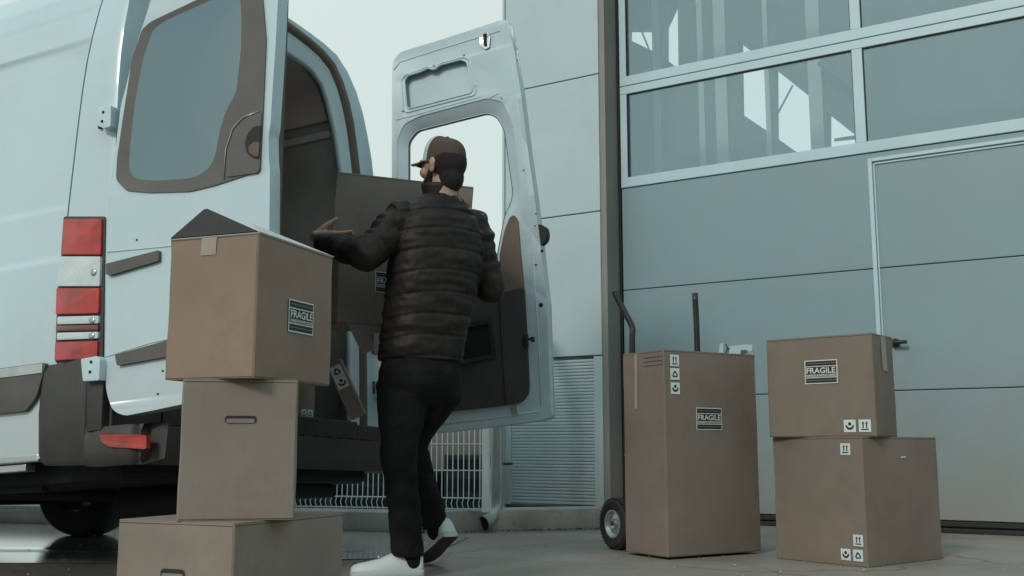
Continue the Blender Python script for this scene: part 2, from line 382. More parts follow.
wp('corner_trim', M['wall'], lambda b: box(b, (-.862, -.012, .06), (-.842, .5, 6.3), bev=.003))
wp('side_wall', M['wall'], lambda b: box(b, (-.83, .221, 0), (-.75, 1.12, 6.3)))
wp('side_wall', M['wall'], lambda b: box(b, (4.9, .0, 0), (9, .22, 6.3)))
wp('side_wall', M['wall'], lambda b: box(b, (8.9, .221, 0), (9, 1.12, 6.3)))
wp('lintel_panel', M['wall'], lambda b: box(b, (.0, .0, 4.95), (4.9, .22, 6.3)))
wp('roof', M['interior'], lambda b: box(b, (-.85, .0, 6.301), (9, 1.15, 6.4)))
wp('foundation_strip', M['kerb'], lambda b: box(b, (4.92, -.02, -.02), (9, -.001, .1)))
# the inner wall seen through the panes, with its openings
IY = 1.0; IP = WP + NV * IY
def iw(px, py): q = hit(px, py, IP, NV) - WP; return (q.dot(DR), q.z)
op = [[(610, 28), (655, 28), (655, 52.5), (610, 20.5)][0:0] or [(626, 27.7), (655.2, 27.7), (655.2, 52.3), (626, 38)],
      [(663, 24), (677.5, -8), (678.5, 68.5), (663, 57.5)],
      [(695, 5), (699.5, 8), (700.5, 86), (696, 84)],
      [(738, 40.4), (767.3, 62.4), (767.5, 131.2), (739, 112)],
      [(773.5, 67), (811, 97), (811, 156), (802, 156), (774, 136)],
      [(827, 112), (853, 132.6), (858, 137), (858, 147), (827, 149)]]
opl = [[iw(*p) for p in o] for o in op]
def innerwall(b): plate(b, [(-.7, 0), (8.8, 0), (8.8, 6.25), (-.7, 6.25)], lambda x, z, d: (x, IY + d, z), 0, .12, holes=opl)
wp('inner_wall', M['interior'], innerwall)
def cols(b):
    for x0, x1 in ((655.6, 662.6), (701, 707), (718, 730), (768.2, 773), (812, 826)):
        a = iw(x0, 150)[0]; c = iw(x1, 150)[0]; box(b, (a, IY - .03, 0), (c, IY - .004, 6.2), bev=.004)
wp('inner_column', M['intcol'], cols)
def cable(b):
    a = iw(774.5, 122); c = iw(793.5, 86); tube(b, [(a[0], IY - .02, a[1]), (c[0], IY - .02, c[1])], .008, 6)
    a = iw(641, 28); c = iw(650, 50); tube(b, [(a[0], IY - .02, a[1]), (c[0], IY - .02, c[1])], .008, 6)
    a = iw(824, 66); c = iw(869, 101); tube(b, [(a[0], IY - .1, a[1]), (c[0], IY - .1, c[1])], .03, 8)
    a = iw(827, 134.5); c = iw(850, 132); n = 9
    tube(b, [(a[0], IY + .2, a[1]), (c[0], IY + .2, c[1])], .006, 6)
    for k in range(n): box(b, (a[0] + (c[0]-a[0]) * k / n, IY + .2, a[1]), (a[0] + (c[0]-a[0]) * k / n + .018, IY + .22, a[1] + .02))
wp('inner_cable', M['interior'], cable)

gd = thing('garage_door', 'large grey-blue sectional garage door with two rows of windows', 'garage door', mtx=WM @ Matrix.Translation((0, .22, 0)))
def gp(name, m, fn, parent=gd, **k):
    b = bmesh.new(); fn(b); return finish(name, b, m, parent, **k)
GX0, GX1 = .075, 4.85
ZS = [.075, .885, 1.69, 2.475]
PDX, PDT = 1.905, 2.435           # pass door left edge and top
gp('joint_backing', M['dline'], lambda b: box(b, (GX0, .02, .0), (GX1, .05, 2.47)))
for i in range(3):
    gp('door_section', M['gpanel'], lambda b: box(b, (GX0, 0, ZS[i] + .003), (GX1, .04, ZS[i+1] - .003), bev=.004))
gp('bottom_seal', M['rubber'], lambda b: (box(b, (GX0 - .02, -.015, .0), (GX1, .03, .030), bev=.006), box(b, (GX0, -.006, .04), (GX1, .02, .072), bev=.004)))
gp('side_track', M['rubber'], lambda b: box(b, (.050, -.004, 0), (.066, .06, 5.0), bev=.003))
MUL = [1.87, 3.62]
def wframe(b, z0, z1, lo, hi):
    box(b, (GX0, -.010, z0), (GX1, .04, z0 + lo), bev=.004); box(b, (GX0, -.010, z1 - hi), (GX1, .04, z1), bev=.004)
    box(b, (GX0, -.008, z0 + lo), (GX0 + .055, .038, z1 - hi), bev=.003); box(b, (GX1 - .05, -.008, z0 + lo), (GX1, .038, z1 - hi), bev=.003)
    for x in MUL: box(b, (x - .035, -.008, z0 + lo), (x + .035, .038, z1 - hi), bev=.003)
for z0, z1, lo, hi in ((2.478, 3.277, .078, .062), (3.283, 4.08, .075, .06), (4.086, 4.9, .075, .06)):
    f = gp('window_frame', M['gframe'], lambda b: wframe(b, z0, z1, lo, hi))
    xs = [GX0 + .055] + [q for x in MUL for q in (x - .035, x + .035)] + [GX1 - .05]
    for a, c in zip(xs[::2], xs[1::2]):
        gp('pane', M['glass'], lambda b: box(b, (a - .01, .006, z0 + lo - .01), (c + .01, .014, z1 - hi + .01)), f)
        gp('gasket', M['rubber'], lambda b: [box(b, q0, q1) for q0, q1 in (((a, .0, z0 + lo), (a + .006, .02, z1 - hi)), ((a + .0, -.001, z1 - hi - .008), (c, .02, z1 - hi)), ((c - .005, .0, z0 + lo), (c, .02, z1 - hi)))], f)
pd = gp('pass_door_frame', M['gframe'], lambda b: [box(b, *q, bev=.003) for q in (
    ((PDX, -.014, .08), (PDX + .028, .0, PDT)), ((PDX + .034, -.010, .08), (PDX + .044, .0, PDT - .045)),
    ((PDX + .028, -.014, PDT - .024), (2.93, .0, PDT)), ((PDX + .044, -.010, PDT - .045), (2.90, .0, PDT - .034)), ((2.93, -.014, .08), (2.96, 0, PDT)))])
def lever(b):
    tube(b, [(2.02, -.001, 1.19), (2.02, -.055, 1.19)], .014, 10); tube(b, [(2.015, -.055, 1.19), (2.10, -.06, 1.19)], .012, 10); spin(b, [(0, 0), (.03, 0), (.03, .012), (0, .012)], (2.02, -.012, 1.19), (0, 1, 0), 20)
gp('handle', M['black_steel'], lever, pd, auto=40)

ob_ = thing('sky_blocker_hall', 'unseen grey hall added behind the camera to block low sky', 'building', loc=(9, -10, 0))  # unseen; hall and gates added to block low sky and darken right-hand faces
b = bmesh.new(); box(b, (-12, -6, 0), (14, 0, 7.0)); finish('blocker_wall', b, M['reveal'], ob_)
b = bmesh.new(); box(b, (-12.2, -6.2, 7.001), (14.2, .2, 7.2)); finish('blocker_roof', b, M['wall'], ob_)
for k in range(4):
    b = bmesh.new(); box(b, (-10 + k * 6, .002, 0), (-6.5 + k * 6, .03, 3.6), bev=.01); finish('gate', b, M['gpanel'], ob_)

# short downpipe between the fence post and the wall
dp = thing('downpipe', 'short zinc downpipe with a curved foot beside the right post of the wire fence', 'downpipe', loc=(-.095, 6.80, 0))
b = bmesh.new(); tube(b, smoothline([(0, 0, .30), (0, 0, .8), (0, 0, 1.30), (.01, .04, 1.40), (.06, .16, 1.46), (.16, .6, 1.50), (.2, .95, 1.50)], 5), .041, 20); finish('pipe', b, M['pipe'], dp, smooth=True)
b = bmesh.new(); tube(b, smoothline([(0, 0, .34), (0, 0, .22), (-.012, -.02, .13), (-.045, -.07, .075), (-.085, -.12, .055)], 6), .046, 20, cap=False); finish('elbow', b, M['pipe'], dp, smooth=True)
b = bmesh.new(); tube(b, [(-.078, -.112, .057), (-.070, -.102, .060)], .042, 16); finish('pipe_mouth', b, M['chassis'], dp)
for z in (.36, 1.1):
    b = bmesh.new(); tube(b, [(0, 0, z - .03), (0, 0, z + .03)], .046, 20); finish('collar', b, M['pipe'], dp, auto=40)
b = bmesh.new(); tube(b, [(0.04, 0, .42), (.10, .01, .42)], .008, 8); finish('clamp_bolt', b, M['black_steel'], dp, smooth=True)

# mesh fence standing on the kerb
fn = thing('mesh_fence', 'white welded wire fence panel standing on the kerb behind the van', 'fence', loc=(-.20, 6.66, .125), rot=(0, 0, math.atan2(KB.y - KA.y, KB.x - KA.x) + R(0)))
FL, FH = 1.75, .62
def fbar(b):
    x = 0
    k = 0
    while x < FL:
        z = FH
        tube(b, [(-x, 0, FH), (-x, 0, .085), (-x - .004, -.014, .052), (-x, 0, .02), (-x, 0, .004)], .0034, 5); x += .036
    for z in (.61, .42, .255, .085, .018): tube(b, [(.03, 0, z), (-FL, 0, z)], .0046, 6)
b = bmesh.new(); fbar(b); finish('wire_mesh', b, M['galv'], fn, smooth=True)
for x in (.04, -FL): 
    b = bmesh.new(); box(b, (x - .022, -.022, -.0), (x + .022, .022, .66), bev=.004); finish('post', b, M['galv'], fn)
# low wall and stores behind the fence
tag(wp('yard_wall', M['beige'], lambda b: box(b, (0, 0, 0), (3.4, .2, 1.5), bev=.01), parent=None), 'low beige rendered wall beyond the wire fence', 'wall')
bpy.data.objects['yard_wall'].matrix_world = Matrix.Translation((-2.75, 9.35, 0)) @ Matrix.Rotation(R(-14), 4, 'Z')
def crate_dark(loc, sx_, sz, label, rz):
    c = thing('storage_crate', label, 'crate', loc=loc, rot=(0, 0, R(rz)), group='dark crates behind the fence')
    b = bmesh.new(); box(b, (0, 0, .02), (sx_, .5, sz), bev=.012); finish('crate_body', b, M['dcrate'], c)
    b = bmesh.new()
    for k in range(3): box(b, (.03, -.014, .06 + k * sz * .3), (sx_ - .03, -.002, .06 + k * sz * .3 + sz * .2), bev=.004)
    finish('slat', b, M['chassis'], c)
    b = bmesh.new(); box(b, (.02, -.012, 0), (.1, .48, .018)); box(b, (sx_ - .1, -.012, 0), (sx_ - .02, .48, .018)); finish('skid', b, M['kerb'], c)
crate_dark((-2.3, 8.35, 0), .92, .30, 'long low dark crate behind the left end of the wire fence', -10)
crate_dark((-1.28, 8.25, 0), .70, .34, 'dark slatted crate behind the middle of the wire fence', -12)
crate_dark((-.52, 8.12, 0), .42, .47, 'taller dark crate behind the wire fence next to its right post', -12)

# ------------------------------------------------------------------ van
def vframe(yaw, p, r):
    yaw, p, r = map(R, (yaw, p, r))
    bb = Vector((math.cos(yaw) * math.cos(p), -math.sin(yaw) * math.cos(p), math.sin(p)))
    v0 = Vector((math.sin(yaw), math.cos(yaw), 0)); w0 = bb.cross(v0)
    vv = v0 * math.cos(r) - w0 * math.sin(r); return bb, vv, bb.cross(vv)
VB, VV, VW = vframe(25, 3.5, 2); VO = Vector((-1.53, 4.0, 0))
VM = Matrix(((VB.x, VV.x, VW.x, VO.x), (VB.y, VV.y, VW.y, VO.y), (VB.z, VV.z, VW.z, VO.z), (0, 0, 0, 1)))  # local: x backwards, y across, z up
van = thing('delivery_van', 'white delivery van backed in from the left with its two rear doors wide open', 'van', mtx=VM)
VI = VM.inverted()
def vt(px, py, y): q = VI @ hit(px, py, VO + VV * y, VV); return (q.x, q.z)        # onto a lengthwise plane of the van
def vpl(pts, y): return [vt(px, py, y) for px, py in pts]
def vobj(name, m, fn, parent=van, **k):
    b = bmesh.new(); fn(b); return finish(name, b, m, parent, **k)
YC = .98
half = [(.98, .50), (.985, .9), (.98, 1.30), (.975, 1.9), (.96, 2.16), (.90, 2.38), (.82, 2.56), (.69, 2.70), (.59, 2.75), (.40, 2.775), (0, 2.785)]
halfin = [(.70, .72), (.70, .95), (.70, 1.2), (.665, 1.9), (.63, 2.12), (.59, 2.28), (.53, 2.43), (.46, 2.54), (.36, 2.58), (.2, 2.59), (0, 2.59)]
NS = 49
def section(h):
    hl = [(.98, .50), (.985, .9), (.985, 1.30), (.985, 1.9), (.975, 2.16), (.94, 2.40), (.885, 2.58), (.73, 2.72), (.60, 2.765), (.40, 2.78)] if h is half else h[:-1]
    L = [(YC - a, z) for a, z in hl] + [(YC, h[-1][1])]; Rr = [(YC + a, z) for a, z in reversed(h[:-1])]
    return resample([(*p, 0) for p in [Vector(q) for q in smooth2(L + Rr)]], NS)
def smooth2(l):
    return [tuple(q)[:2] for q in smoothline([(a, z, 0) for a, z in l], 5)]
SO, SI = section(half), section(halfin)
def loftx(b, secs, mi=0):
    """secs = [(x, [Vector(y,z)...])]"""
    prev = None
    for x, s in secs:
        cur = [b.verts.new((x(p) if callable(x) else x, p[0], p[1])) for p in s]
        if prev:
            for i in range(len(cur) - 1): b.faces.new((prev[i], prev[i+1], cur[i+1], cur[i])).material_index = mi
        prev = cur
def sc(s, k, dz=0): return [Vector((YC + (p[0] - YC) * k, p[1] + dz, 0)) for p in s]
def mixs(a, c, t): return [p.lerp(q, t) for p, q in zip(a, c)]
# body side and roof up to the seam, with its pressed creases
def relief(p):
    z = p[1]; d = 0
    def st(c, w=.012): return max(0, min(1, (z - c) / w + .5))
    d = .010 * st(1.30) + .008 * st(1.52) - .014 * st(2.24) - .004 * st(2.40)
    return d
def fine(s, n=520):
    q = resample(s, n); return [Vector((p[0] + (relief(p) if p[0] < YC else -relief(p)), p[1], 0)) for p in q]
SOF = resample(SO, 520)
seamx = lambda p: -.255 + .10 * max(0, (p[1] - 1.3)) / 1.1
vobj('body', M['white'], lambda b: loftx(b, [(-5.2, fine(SO)), (-3, fine(SO)), (-1, fine(SO)), (lambda p: seamx(p) - .03, fine(SO)), (lambda p: seamx(p) - .004, SOF), (lambda p: seamx(p) - .004, resample(sc(SO, .985), 520))]), auto=35)
vobj('rear_pillar', M['white'], lambda b: loftx(b, [(lambda p: seamx(p) + .004, resample(sc(SO, .985), 520)), (lambda p: seamx(p) + .004, SOF), (-.1, SOF), (-.02, SOF), (0.0, resample(sc(SO, .992, -.006), 520))]), auto=35)
vobj('seam', M['dline'], lambda b: loftx(b, [(lambda p: seamx(p) - .02, sc(SO, .988)), (lambda p: seamx(p) + .02, sc(SO, .988))]))
# rear frame rings
O0 = sc(SO, .992, -.006)
SI2 = [Vector((YC + (p[0] - YC) * 1.045, p[1] + .01, 0)) for p in SI]
def mixv(a, c, ts, tt):
    o = []; m_ = (len(a) - 1) / 2
    for i, (p, q) in enumerate(zip(a, c)):
        k = min(1, abs(i - m_) / m_ * 2.2); k = k * k * (3 - 2 * k); o.append(p.lerp(q, tt + (ts - tt) * k))
    return o
vobj('rear_frame', M['inner_white'], lambda b: loftx(b, [(0, O0), (.006, mixv(O0, SI2, .12, .03)), (-.004, mixv(O0, SI2, .52, .12))]), smooth=True)
vobj('door_seal', M['seal'], lambda b: loftx(b, [(-.004, mixv(O0, SI2, .52, .12)), (.012, mixv(O0, SI2, .55, .16)), (.010, mixv(O0, SI2, .68, .32)), (-.012, mixv(O0, SI2, .72, .38))]), smooth=True)
vobj('inner_frame', M['inner_white'], lambda b: loftx(b, [(-.012, mixv(O0, SI2, .72, .38)), (-.018, mixv(O0, SI2, .76, .45)), (-.022, mixv(O0, SI2, .96, .95)), (-.03, SI2), (-.05, sc(SI2, 1.0)), (-.06, sc(SI2, 1.05))]), smooth=True)
# cargo bay
SB = [Vector((YC + (p[0] - YC) * 1.14, p[1] * 1.02 - .015, 0)) for p in SI]
vobj('cargo_lining', M['lining'], lambda b: loftx(b, [(-.06, SB), (-4.2, SB)]), smooth=True)
vobj('bulkhead', M['lining'], lambda b: box(b, (-4.25, .1, .66), (-4.2, 1.86, 2.68)))
vobj('cargo_floor', M['lining'], lambda b: (box(b, (-4.2, .06, .64), (-.0, 1.90, .70), bev=.004)))
vobj('sill', M['dark'], lambda b: (box(b, (-.02, .28, .52), (.03, 1.70, .715), bev=.008), box(b, (-.02, .01, .50), (.026, .275, .70), bev=.006), box(b, (-.02, 1.705, .50), (.026, 1.95, .70), bev=.006)))
def upper(b):
    box(b, (-3.6, 1.64, 2.30), (-.10, 1.70, 2.37), bev=.006)
    for x in (-.42, -.62, -1.2, -1.9, -2.6): box(b, (x - .03, 1.50, 2.37), (x + .03, 1.57, 2.60), bev=.01)
vobj('wall_rail', M['rail'], upper)
UL = [Vector((p[0] - .014, p[1] - .004, 0)) for p in SB if p[0] > YC + .1 and p[1] > 2.33]
vobj('upper_lining', M['upper_lining'], lambda b: loftx(b, [(-3.6, UL), (-.09, UL)]), smooth=True)
# nose, closed so that the van is whole
def nose(b):
    s = SO
    loftx(b, [(-5.2, s), (-5.5, sc(s, .97, -.03)), (-5.9, [Vector((p[0]*.94 + .06, min(p[1], 2.3), 0)) for p in s]), (-6.5, [Vector((p[0]*.92 + .08, min(p[1], 1.35), 0)) for p in s]), (-6.95, [Vector((p[0]*.86 + .14, min(p[1], 1.1), 0)) for p in s])])
vobj('cab', M['white'], nose, smooth=True)
vobj('front_panel', M['grey_trim'], lambda b: box(b, (-7.0, .15, .45), (-6.94, 1.8, 1.08), bev=.02))
# side rubbing strip, sill strip, underbody
ty0, ty1 = .69, .875
vobj('side_trim', M['grey_trim'], lambda b: plate(b, rnd([(-4.6, ty0), (-.40, ty0), (-.345, .74), (-.30, ty1), (-4.6, ty1)], .02), lambda x, z, d: (x, -.004 - d, z), 0, .018, bev=.005), auto=40)
vobj('trim_cap', M['steel'], lambda b: box(b, (-4.6, -.026, .835), (-.315, -.021, .872)))
vobj('side_sill', M['steel'], lambda b: (box(b, (-5.0, .01, .455), (-.42, .06, .485), bev=.004), box(b, (-5, -.002, .488), (-.34, .03, .52), bev=.006)))
vobj('underbody', M['chassis'], lambda b: (box(b, (-1.3, .12, .40), (-.02, 1.86, .63), bev=.03), box(b, (-6.7, .12, .49), (-1.3, 1.86, .63), bev=.03), box(b, (-.55, 1.1, .33), (-.1, 1.7, .40), bev=.02), box(b, (-.9, .16, .38), (-.5, .2, .45))))
def silencer(b):
    tube(b, [(-.10, .75, .32), (-.62, .75, .32)], .085, 18); tube(b, [(-.62, .75, .36), (-2.3, .7, .46)], .03, 10)
vobj('silencer', M['chassis'], silencer, smooth=True)
# bumper
bp_path = [(-.335, -.006), (-.30, -.022), (-.2, -.026), (-.085, -.027), (-.06, -.027), (.0, -.027), (.12, -.022), (.17, .01), (.185, .10), (.185, .98), (.185, 1.86), (.17, 1.95), (.12, 1.982), (0, 1.987), (-.06, 1.987), (-.085, 1.987), (-.30, 1.982), (-.335, 1.966)]
bp_top = [.862, .868, .868, .868, .61, .605, .605, .605, .605, .605, .605, .605, .605, .605, .61, .868, .868, .862]
bp_bot = [.52, .475, .465, .46, .455, .45, .45, .45, .45, .45, .45, .45, .45, .45, .455, .46, .475, .52]
def bumper(b):
    pts = smoothline([(x, y, 0) for x, y in bp_path], 5); tops = smoothline([(t, 0, 0) for t in bp_top], 5); bots = smoothline([(t, 0, 0) for t in bp_bot], 5)
    prev = None; n = len(pts)
    for i, p in enumerate(pts):
        t = (pts[min(i+1, n-1)] - pts[max(i-1, 0)]).normalized(); nrm = Vector((t.y, -t.x, 0))
        zt = tops[i].x; zb = bots[i].x
        prof = [(-.09, zb + .02), (-.012, zb), (.0, zb + .02), (.006, (zb + zt) / 2 - .02), (.0, zt - .03), (-.012, zt - .004), (-.10, zt)]
        cur = [b.verts.new((p.x + nrm.x * o, p.y + nrm.y * o, z)) for o, z in prof]
        if prev:
            for k in range(len(prof)): b.faces.new((prev[k], prev[(k+1) % len(prof)], cur[(k+1) % len(prof)], cur[k]))
        else: b.faces.new(cur)
        prev = cur
    b.faces.new(prev)
bmp = vobj('rear_bumper', M['dark'], bumper, auto=45)
vobj('corner_cap', M['dark'], lambda b: (box(b, (-.10, -.0255, .585), (.012, .04, .862), bev=.006)), bmp, auto=40)
vobj('step_pad', M['rubber'], lambda b: [box(b, (.06, .25 + k * .1, .600), (.165, .33 + k * .1, .612), bev=.003) for k in range(14)], bmp)
vobj('reflector', M['red'], lambda b: plate(b, rnd(vpl([(102, 433.5), (142, 434.5), (141.5, 449), (112, 447), (104, 442)], -.03), .012), lambda x, z, d: (x, -.034 + d + max(0, x - .10) * .30, z), -.009, .012, bev=.003), bmp)
# tail lamp (near side) and its twin
def lamp(px, y, d0, d1, m, name, par, bev=.004, side=-1):
    vobj(name, m, lambda b: plate(b, px, lambda x, z, d: (x, y + side * d, z), d0, d1, bev=bev), par, auto=40)
def tail_lamp(y, side):
    Lx = lambda pts: vpl(pts, 0)
    h = vobj('tail_lamp', M['dark'], lambda b: (plate(b, rnd(Lx([(65.5, 217), (107.5, 217), (106.5, 262), (104.5, 363), (57, 363), (59.5, 290), (63, 259)]), .012), lambda x, z, d: (x, y + side * d, z), -.03, .010, bev=.004)), auto=40)
    for nm, mm, q in (('red_lens', 'red', [(67.5, 220), (105.5, 220), (104.5, 255.5), (65, 255.5)]),
                      ('clear_lens', 'clear', [(64.5, 257.5), (104.3, 257.5), (103.5, 287), (61, 287)]),
                      ('red_lens', 'red', [(60.8, 289), (103, 289), (102.6, 314), (59.8, 315)]),
                      ('clear_lens', 'clear', [(61.5, 317.5), (102.5, 316.5), (102.4, 324), (61.5, 325)]),
                      ('red_lens', 'darkred', [(60, 326.5), (102.3, 325.5), (102, 331), (60, 332)]),
                      ('clear_lens', 'clear', [(61, 333.5), (102, 332.5), (101.8, 339), (61, 340.5)]),
                      ('red_lens', 'red', [(59.3, 343), (101.6, 341.5), (101, 359), (58.8, 361)])):
        lamp(rnd(Lx(q), .007), y, .006, .021, M[mm], nm, h, side=side)
        if nm == 'clear_lens':
            a = Lx(q); xr = a[1][0]; zc = (a[1][1] + a[2][1]) / 2
            vobj('bulb', M['steel'], lambda b: spin(b, [(0, 0), (.014, .002), (.016, -.004), (0, -.004)], (xr - .03, y + side * .0225, zc), (0, -1, 0), 14), h, smooth=True)
    vobj('lamp_return', M['darkred'], lambda b: [box(b, (.0, min(y - side*.0, y - side*.07), z0), (.014, max(y, y - side*.07), z1), bev=.004) for z0, z1 in ((1.26, 1.44), (1.10, 1.235), (.88, .95))], h)
tail_lamp(.0, -1); tail_lamp(1.96, 1)
# hinges
def hinge(pts, y, par=van):
    h = vobj('hinge', M['inner_white'], lambda b: plate(b, rnd(vpl(pts, y), .006), lambda x, z, d: (x, y - d, z), -.01, .035, bev=.006), par, auto=40)
    c = vpl(pts, y); cx = sum(p[0] for p in c) / len(c); cz = sum(p[1] for p in c) / len(c)
    vobj('bolt', M['chassis'], lambda b: [spin(b, [(0, .001), (.006, .001), (.006, -.004), (0, -.004)], (cx + dx, y - .037, cz + dz), (0, -1, 0), 10) for dx, dz in ((-.008, -.018), (-.004, .02))], h)
    vobj('hinge_gap', M['rubber'], lambda b: box(b, (min(p[0] for p in c) - .018, y - .008, cz - .03), (min(p[0] for p in c) - .002, y + .004, cz + .03), bev=.003), h)
hinge([(103, 113), (112, 108), (117.5, 108), (117, 129), (110, 131), (104, 128)], -.012)
hinge([(88, 360), (104, 357), (107, 360), (106, 381), (90, 382)], -.02)

# left rear door, folded straight back: outer face towards the yard
YL = -.022
ld = bpy.data.objects.new('rear_door', None); COL.objects.link(ld); ld.parent = van; ld['label'] = 'rear door with dark glass, seen from outside'
oL = vpl([(151, 0), (138, 40), (121, 105), (110.5, 190), (107, 260), (105.5, 340), (106, 390), (112, 410), (124, 416), (150, 411), (183, 404), (270, 388), (270, 300), (269.5, 225), (270, 168), (269, 160), (268.5, 134), (270.5, 126), (272, 100), (276, 40), (280, -40), (283, -112), (262, -116), (200, -98), (168, -75), (158, -35)], YL)
oL = rnd(oL, .03, 4)
toL = lambda x, z, d: (x, YL + d, z)
wl_ = rnd(vpl([(143, 30), (152, 22), (205, -3), (236, -14), (262, -20), (267, 40), (264, 110), (261, 171), (215, 186), (190, 192), (150, 193), (127, 191), (117, 180), (118, 160), (124, 118), (133, 60)], YL), .02, 4)
vobj('door_skin', M['white'], lambda b: plate(b, oL, toL, 0, .06, bev=.006), ld, auto=30)
vobj('window_surround', M['grey_trim'], lambda b: plate(b, wl_, toL, -.006, .004, bev=.003), ld, auto=30)
gl_ = rnd(vpl([(154, 30), (165, 22), (205, 4), (230, -6), (241, -6), (242.5, 20), (242, 50), (237, 95), (228, 108), (221, 130), (216, 158), (209, 170), (196, 178), (160, 181), (138, 180), (130, 172), (131, 150), (135, 110), (144, 60)], YL), .03, 5)
def lens(b):
    pts = [Vector(p) for p in resample([(*p, 0) for p in gl_ + gl_[:1]], 100)[:-1]]; c = sum(pts, Vector()) / len(pts); prev = None; K = 12
    for k in range(K):
        f = 1 - k / K; cur = [b.verts.new((c.x + (p.x - c.x) * f, YL - .006 - .028 * (1 - f * f), c.y + (p.y - c.y) * f)) for p in pts]
        if prev:
            for i in range(len(pts)): b.faces.new((prev[i], prev[(i+1) % len(pts)], cur[(i+1) % len(pts)], cur[i]))
        prev = cur
    m_ = b.verts.new((c.x, YL - .034, c.y))
    for i in range(len(pts)): b.faces.new((prev[i], prev[(i+1) % len(pts)], m_))
vobj('window', M['vglass'], lens, ld, smooth=True)
hp = rnd(vpl([(227, 178), (229, 150), (236, 130), (246, 119), (260, 113), (263, 113), (261, 173)], YL), .02)
vobj('handle_panel', M['grey_trim'], lambda b: plate(b, hp, toL, -.010, -.004, bev=.002), ld, auto=30)
def ring(b, pts, r, y):
    q = [(x, y, z) for x, z in pts]; tube(b, q, r, 6, cap=True)
vobj('panel_line', M['steel'], lambda b: ring(b, vpl([(225.5, 180), (227.5, 150), (234.5, 129), (245, 118), (261, 112)], YL), .0022, YL - .010), ld, smooth=True)
cup = vpl([(263, 126), (255, 128), (249, 136), (247, 145), (249, 154), (255, 159), (261, 160)], YL)
vobj('handle', M['rubber'], lambda b: plate(b, rnd(cup, .01), toL, -.0125, -.008), ld)
vobj('handle_lip', M['seal'], lambda b: plate(b, rnd(vpl([(262, 143), (256, 143), (251, 148), (252, 154), (257, 157.5), (261, 158)], YL), .01), toL, -.016, -.012, bev=.001), ld)
for q in ([(109, 264.5), (161.5, 251), (161.5, 261.5), (112, 276), (109, 275)], [(118, 355.5), (164, 342.5), (230, 324), (230, 343), (164, 358), (120, 366)]):
    vobj('rub_strip', M['grey_trim'], lambda b: plate(b, rnd(vpl(q, YL), .006), toL, -.016, .002, bev=.004), ld, auto=40)
vobj('crease', M['white'], lambda b: (ring(b, vpl([(108, 252), (165, 246.5), (250, 238)], YL), .0035, YL - .0), ring(b, vpl([(106, 357), (150, 343), (262, 318)], YL), .003, YL)), ld, smooth=True)
vobj('hole', M['chassis'], lambda b: [spin(b, [(0, 0), (.004, 0), (.004, .003), (0, .003)], (*[(c := vt(px, py, YL))[0]], YL - .003, c[1]), (0, 1, 0), 10) for px, py in ((158, 394), (163, 371), (137, 240))], ld)
iL = rnd(vpl([(288, -100), (284, 30), (280, 130), (277, 230), (277, 380), (150, 400), (140, 250), (160, 0), (175, -60)], .05), .03)
vobj('inner_trim', M['seal'], lambda b: plate(b, iL, lambda x, z, d: (x, .039 + d, z), 0, .035, bev=.006), ld, auto=30)
vobj('edge_gasket', M['rubber'], lambda b: ring(b, [(x + .004, z) for x, z in vpl([(151, -2), (138, 40), (121, 105), (117, 118)], YL)], .006, YL + .03), ld)

# right rear door, folded back: its inner face looks this way
YR = 1.85
rd = bpy.data.objects.new('rear_door', None); COL.objects.link(rd); rd.parent = van; rd['label'] = 'rear door with open window hole, seen from its trimmed inside'
toR = lambda x, z, d: (x, YR + d, z)
oR = rnd(vpl([(392, 80), (392.5, 62), (400, 52), (440, 40), (500, 20.5), (508, 20), (513, 45), (521, 93), (528, 150), (535, 200), (541, 250), (547, 304), (550, 400), (551, 417), (542, 420), (480, 428), (430, 433), (392, 438), (391.5, 300)], YR), .025, 4)
wo = rnd(vpl([(398, 250), (397, 140), (404, 124), (420, 116), (487, 98), (503, 102), (514, 128), (519, 178), (520, 205), (512, 214), (505, 230), (500, 262), (498, 276), (400, 280)], YR), .03, 4)
wi = rnd(vpl([(408.5, 250), (408.5, 142), (417, 131), (487, 113.3), (497, 117), (504.5, 130), (508.5, 160), (513, 192), (511.5, 202), (505, 215), (500, 240), (496, 262), (494, 268), (410, 272)], YR + .045), .03, 5)
hu = rnd(vpl([(406.5, 106), (404.5, 80), (408, 75.5), (420, 72), (428, 68), (434, 70), (440, 65), (461, 59.5), (467, 62), (473, 88), (471, 93), (409, 109)], YR), .012, 4)
vobj('inner_skin', M['inner_white'], lambda b: plate(b, oR, toR, 0, .012, holes=[wo, hu], bev=.0025), rd, auto=30)
vobj('outer_skin', M['white'], lambda b: plate(b, [(x * .995 + .002, z) for x, z in oR], toR, .045, .068, holes=[wi], bev=.004), rd, auto=30)
def chan(b):
    a = resample([(*p, 0) for p in wo + wo[:1]], 90); A = [b.verts.new((p.x, YR + .006, p.y)) for p in a[:-1]]
    c = resample([(*p, 0) for p in wi + wi[:1]], 90)
    # match starting points by nearest angle
    ca = sum((p for p in a[:-1]), Vector()) / 89
    def srt(L): return sorted(L, key=lambda p: math.atan2(p.y - ca.y, p.x - ca.x))
    A2 = srt(a[:-1]); C2 = srt(c[:-1]); b.clear() if False else None
    for v in A: b.verts.remove(v)
    r1 = [b.verts.new((p.x, YR + .004, p.y)) for p in A2]; r2 = [b.verts.new((p.x * .35 + q.x * .65, YR + .030, p.y * .35 + q.y * .65)) for p, q in zip(A2, C2)]; r3 = [b.verts.new((q.x, YR + .050, q.y)) for q in C2]
    n = len(r1)
    for s, t in ((r1, r2), (r2, r3)):
        for k in range(n): b.faces.new((s[k], s[(k+1) % n], t[(k+1) % n], t[k]))
vobj('window_channel', M['inner_white'], chan, rd, smooth=True)
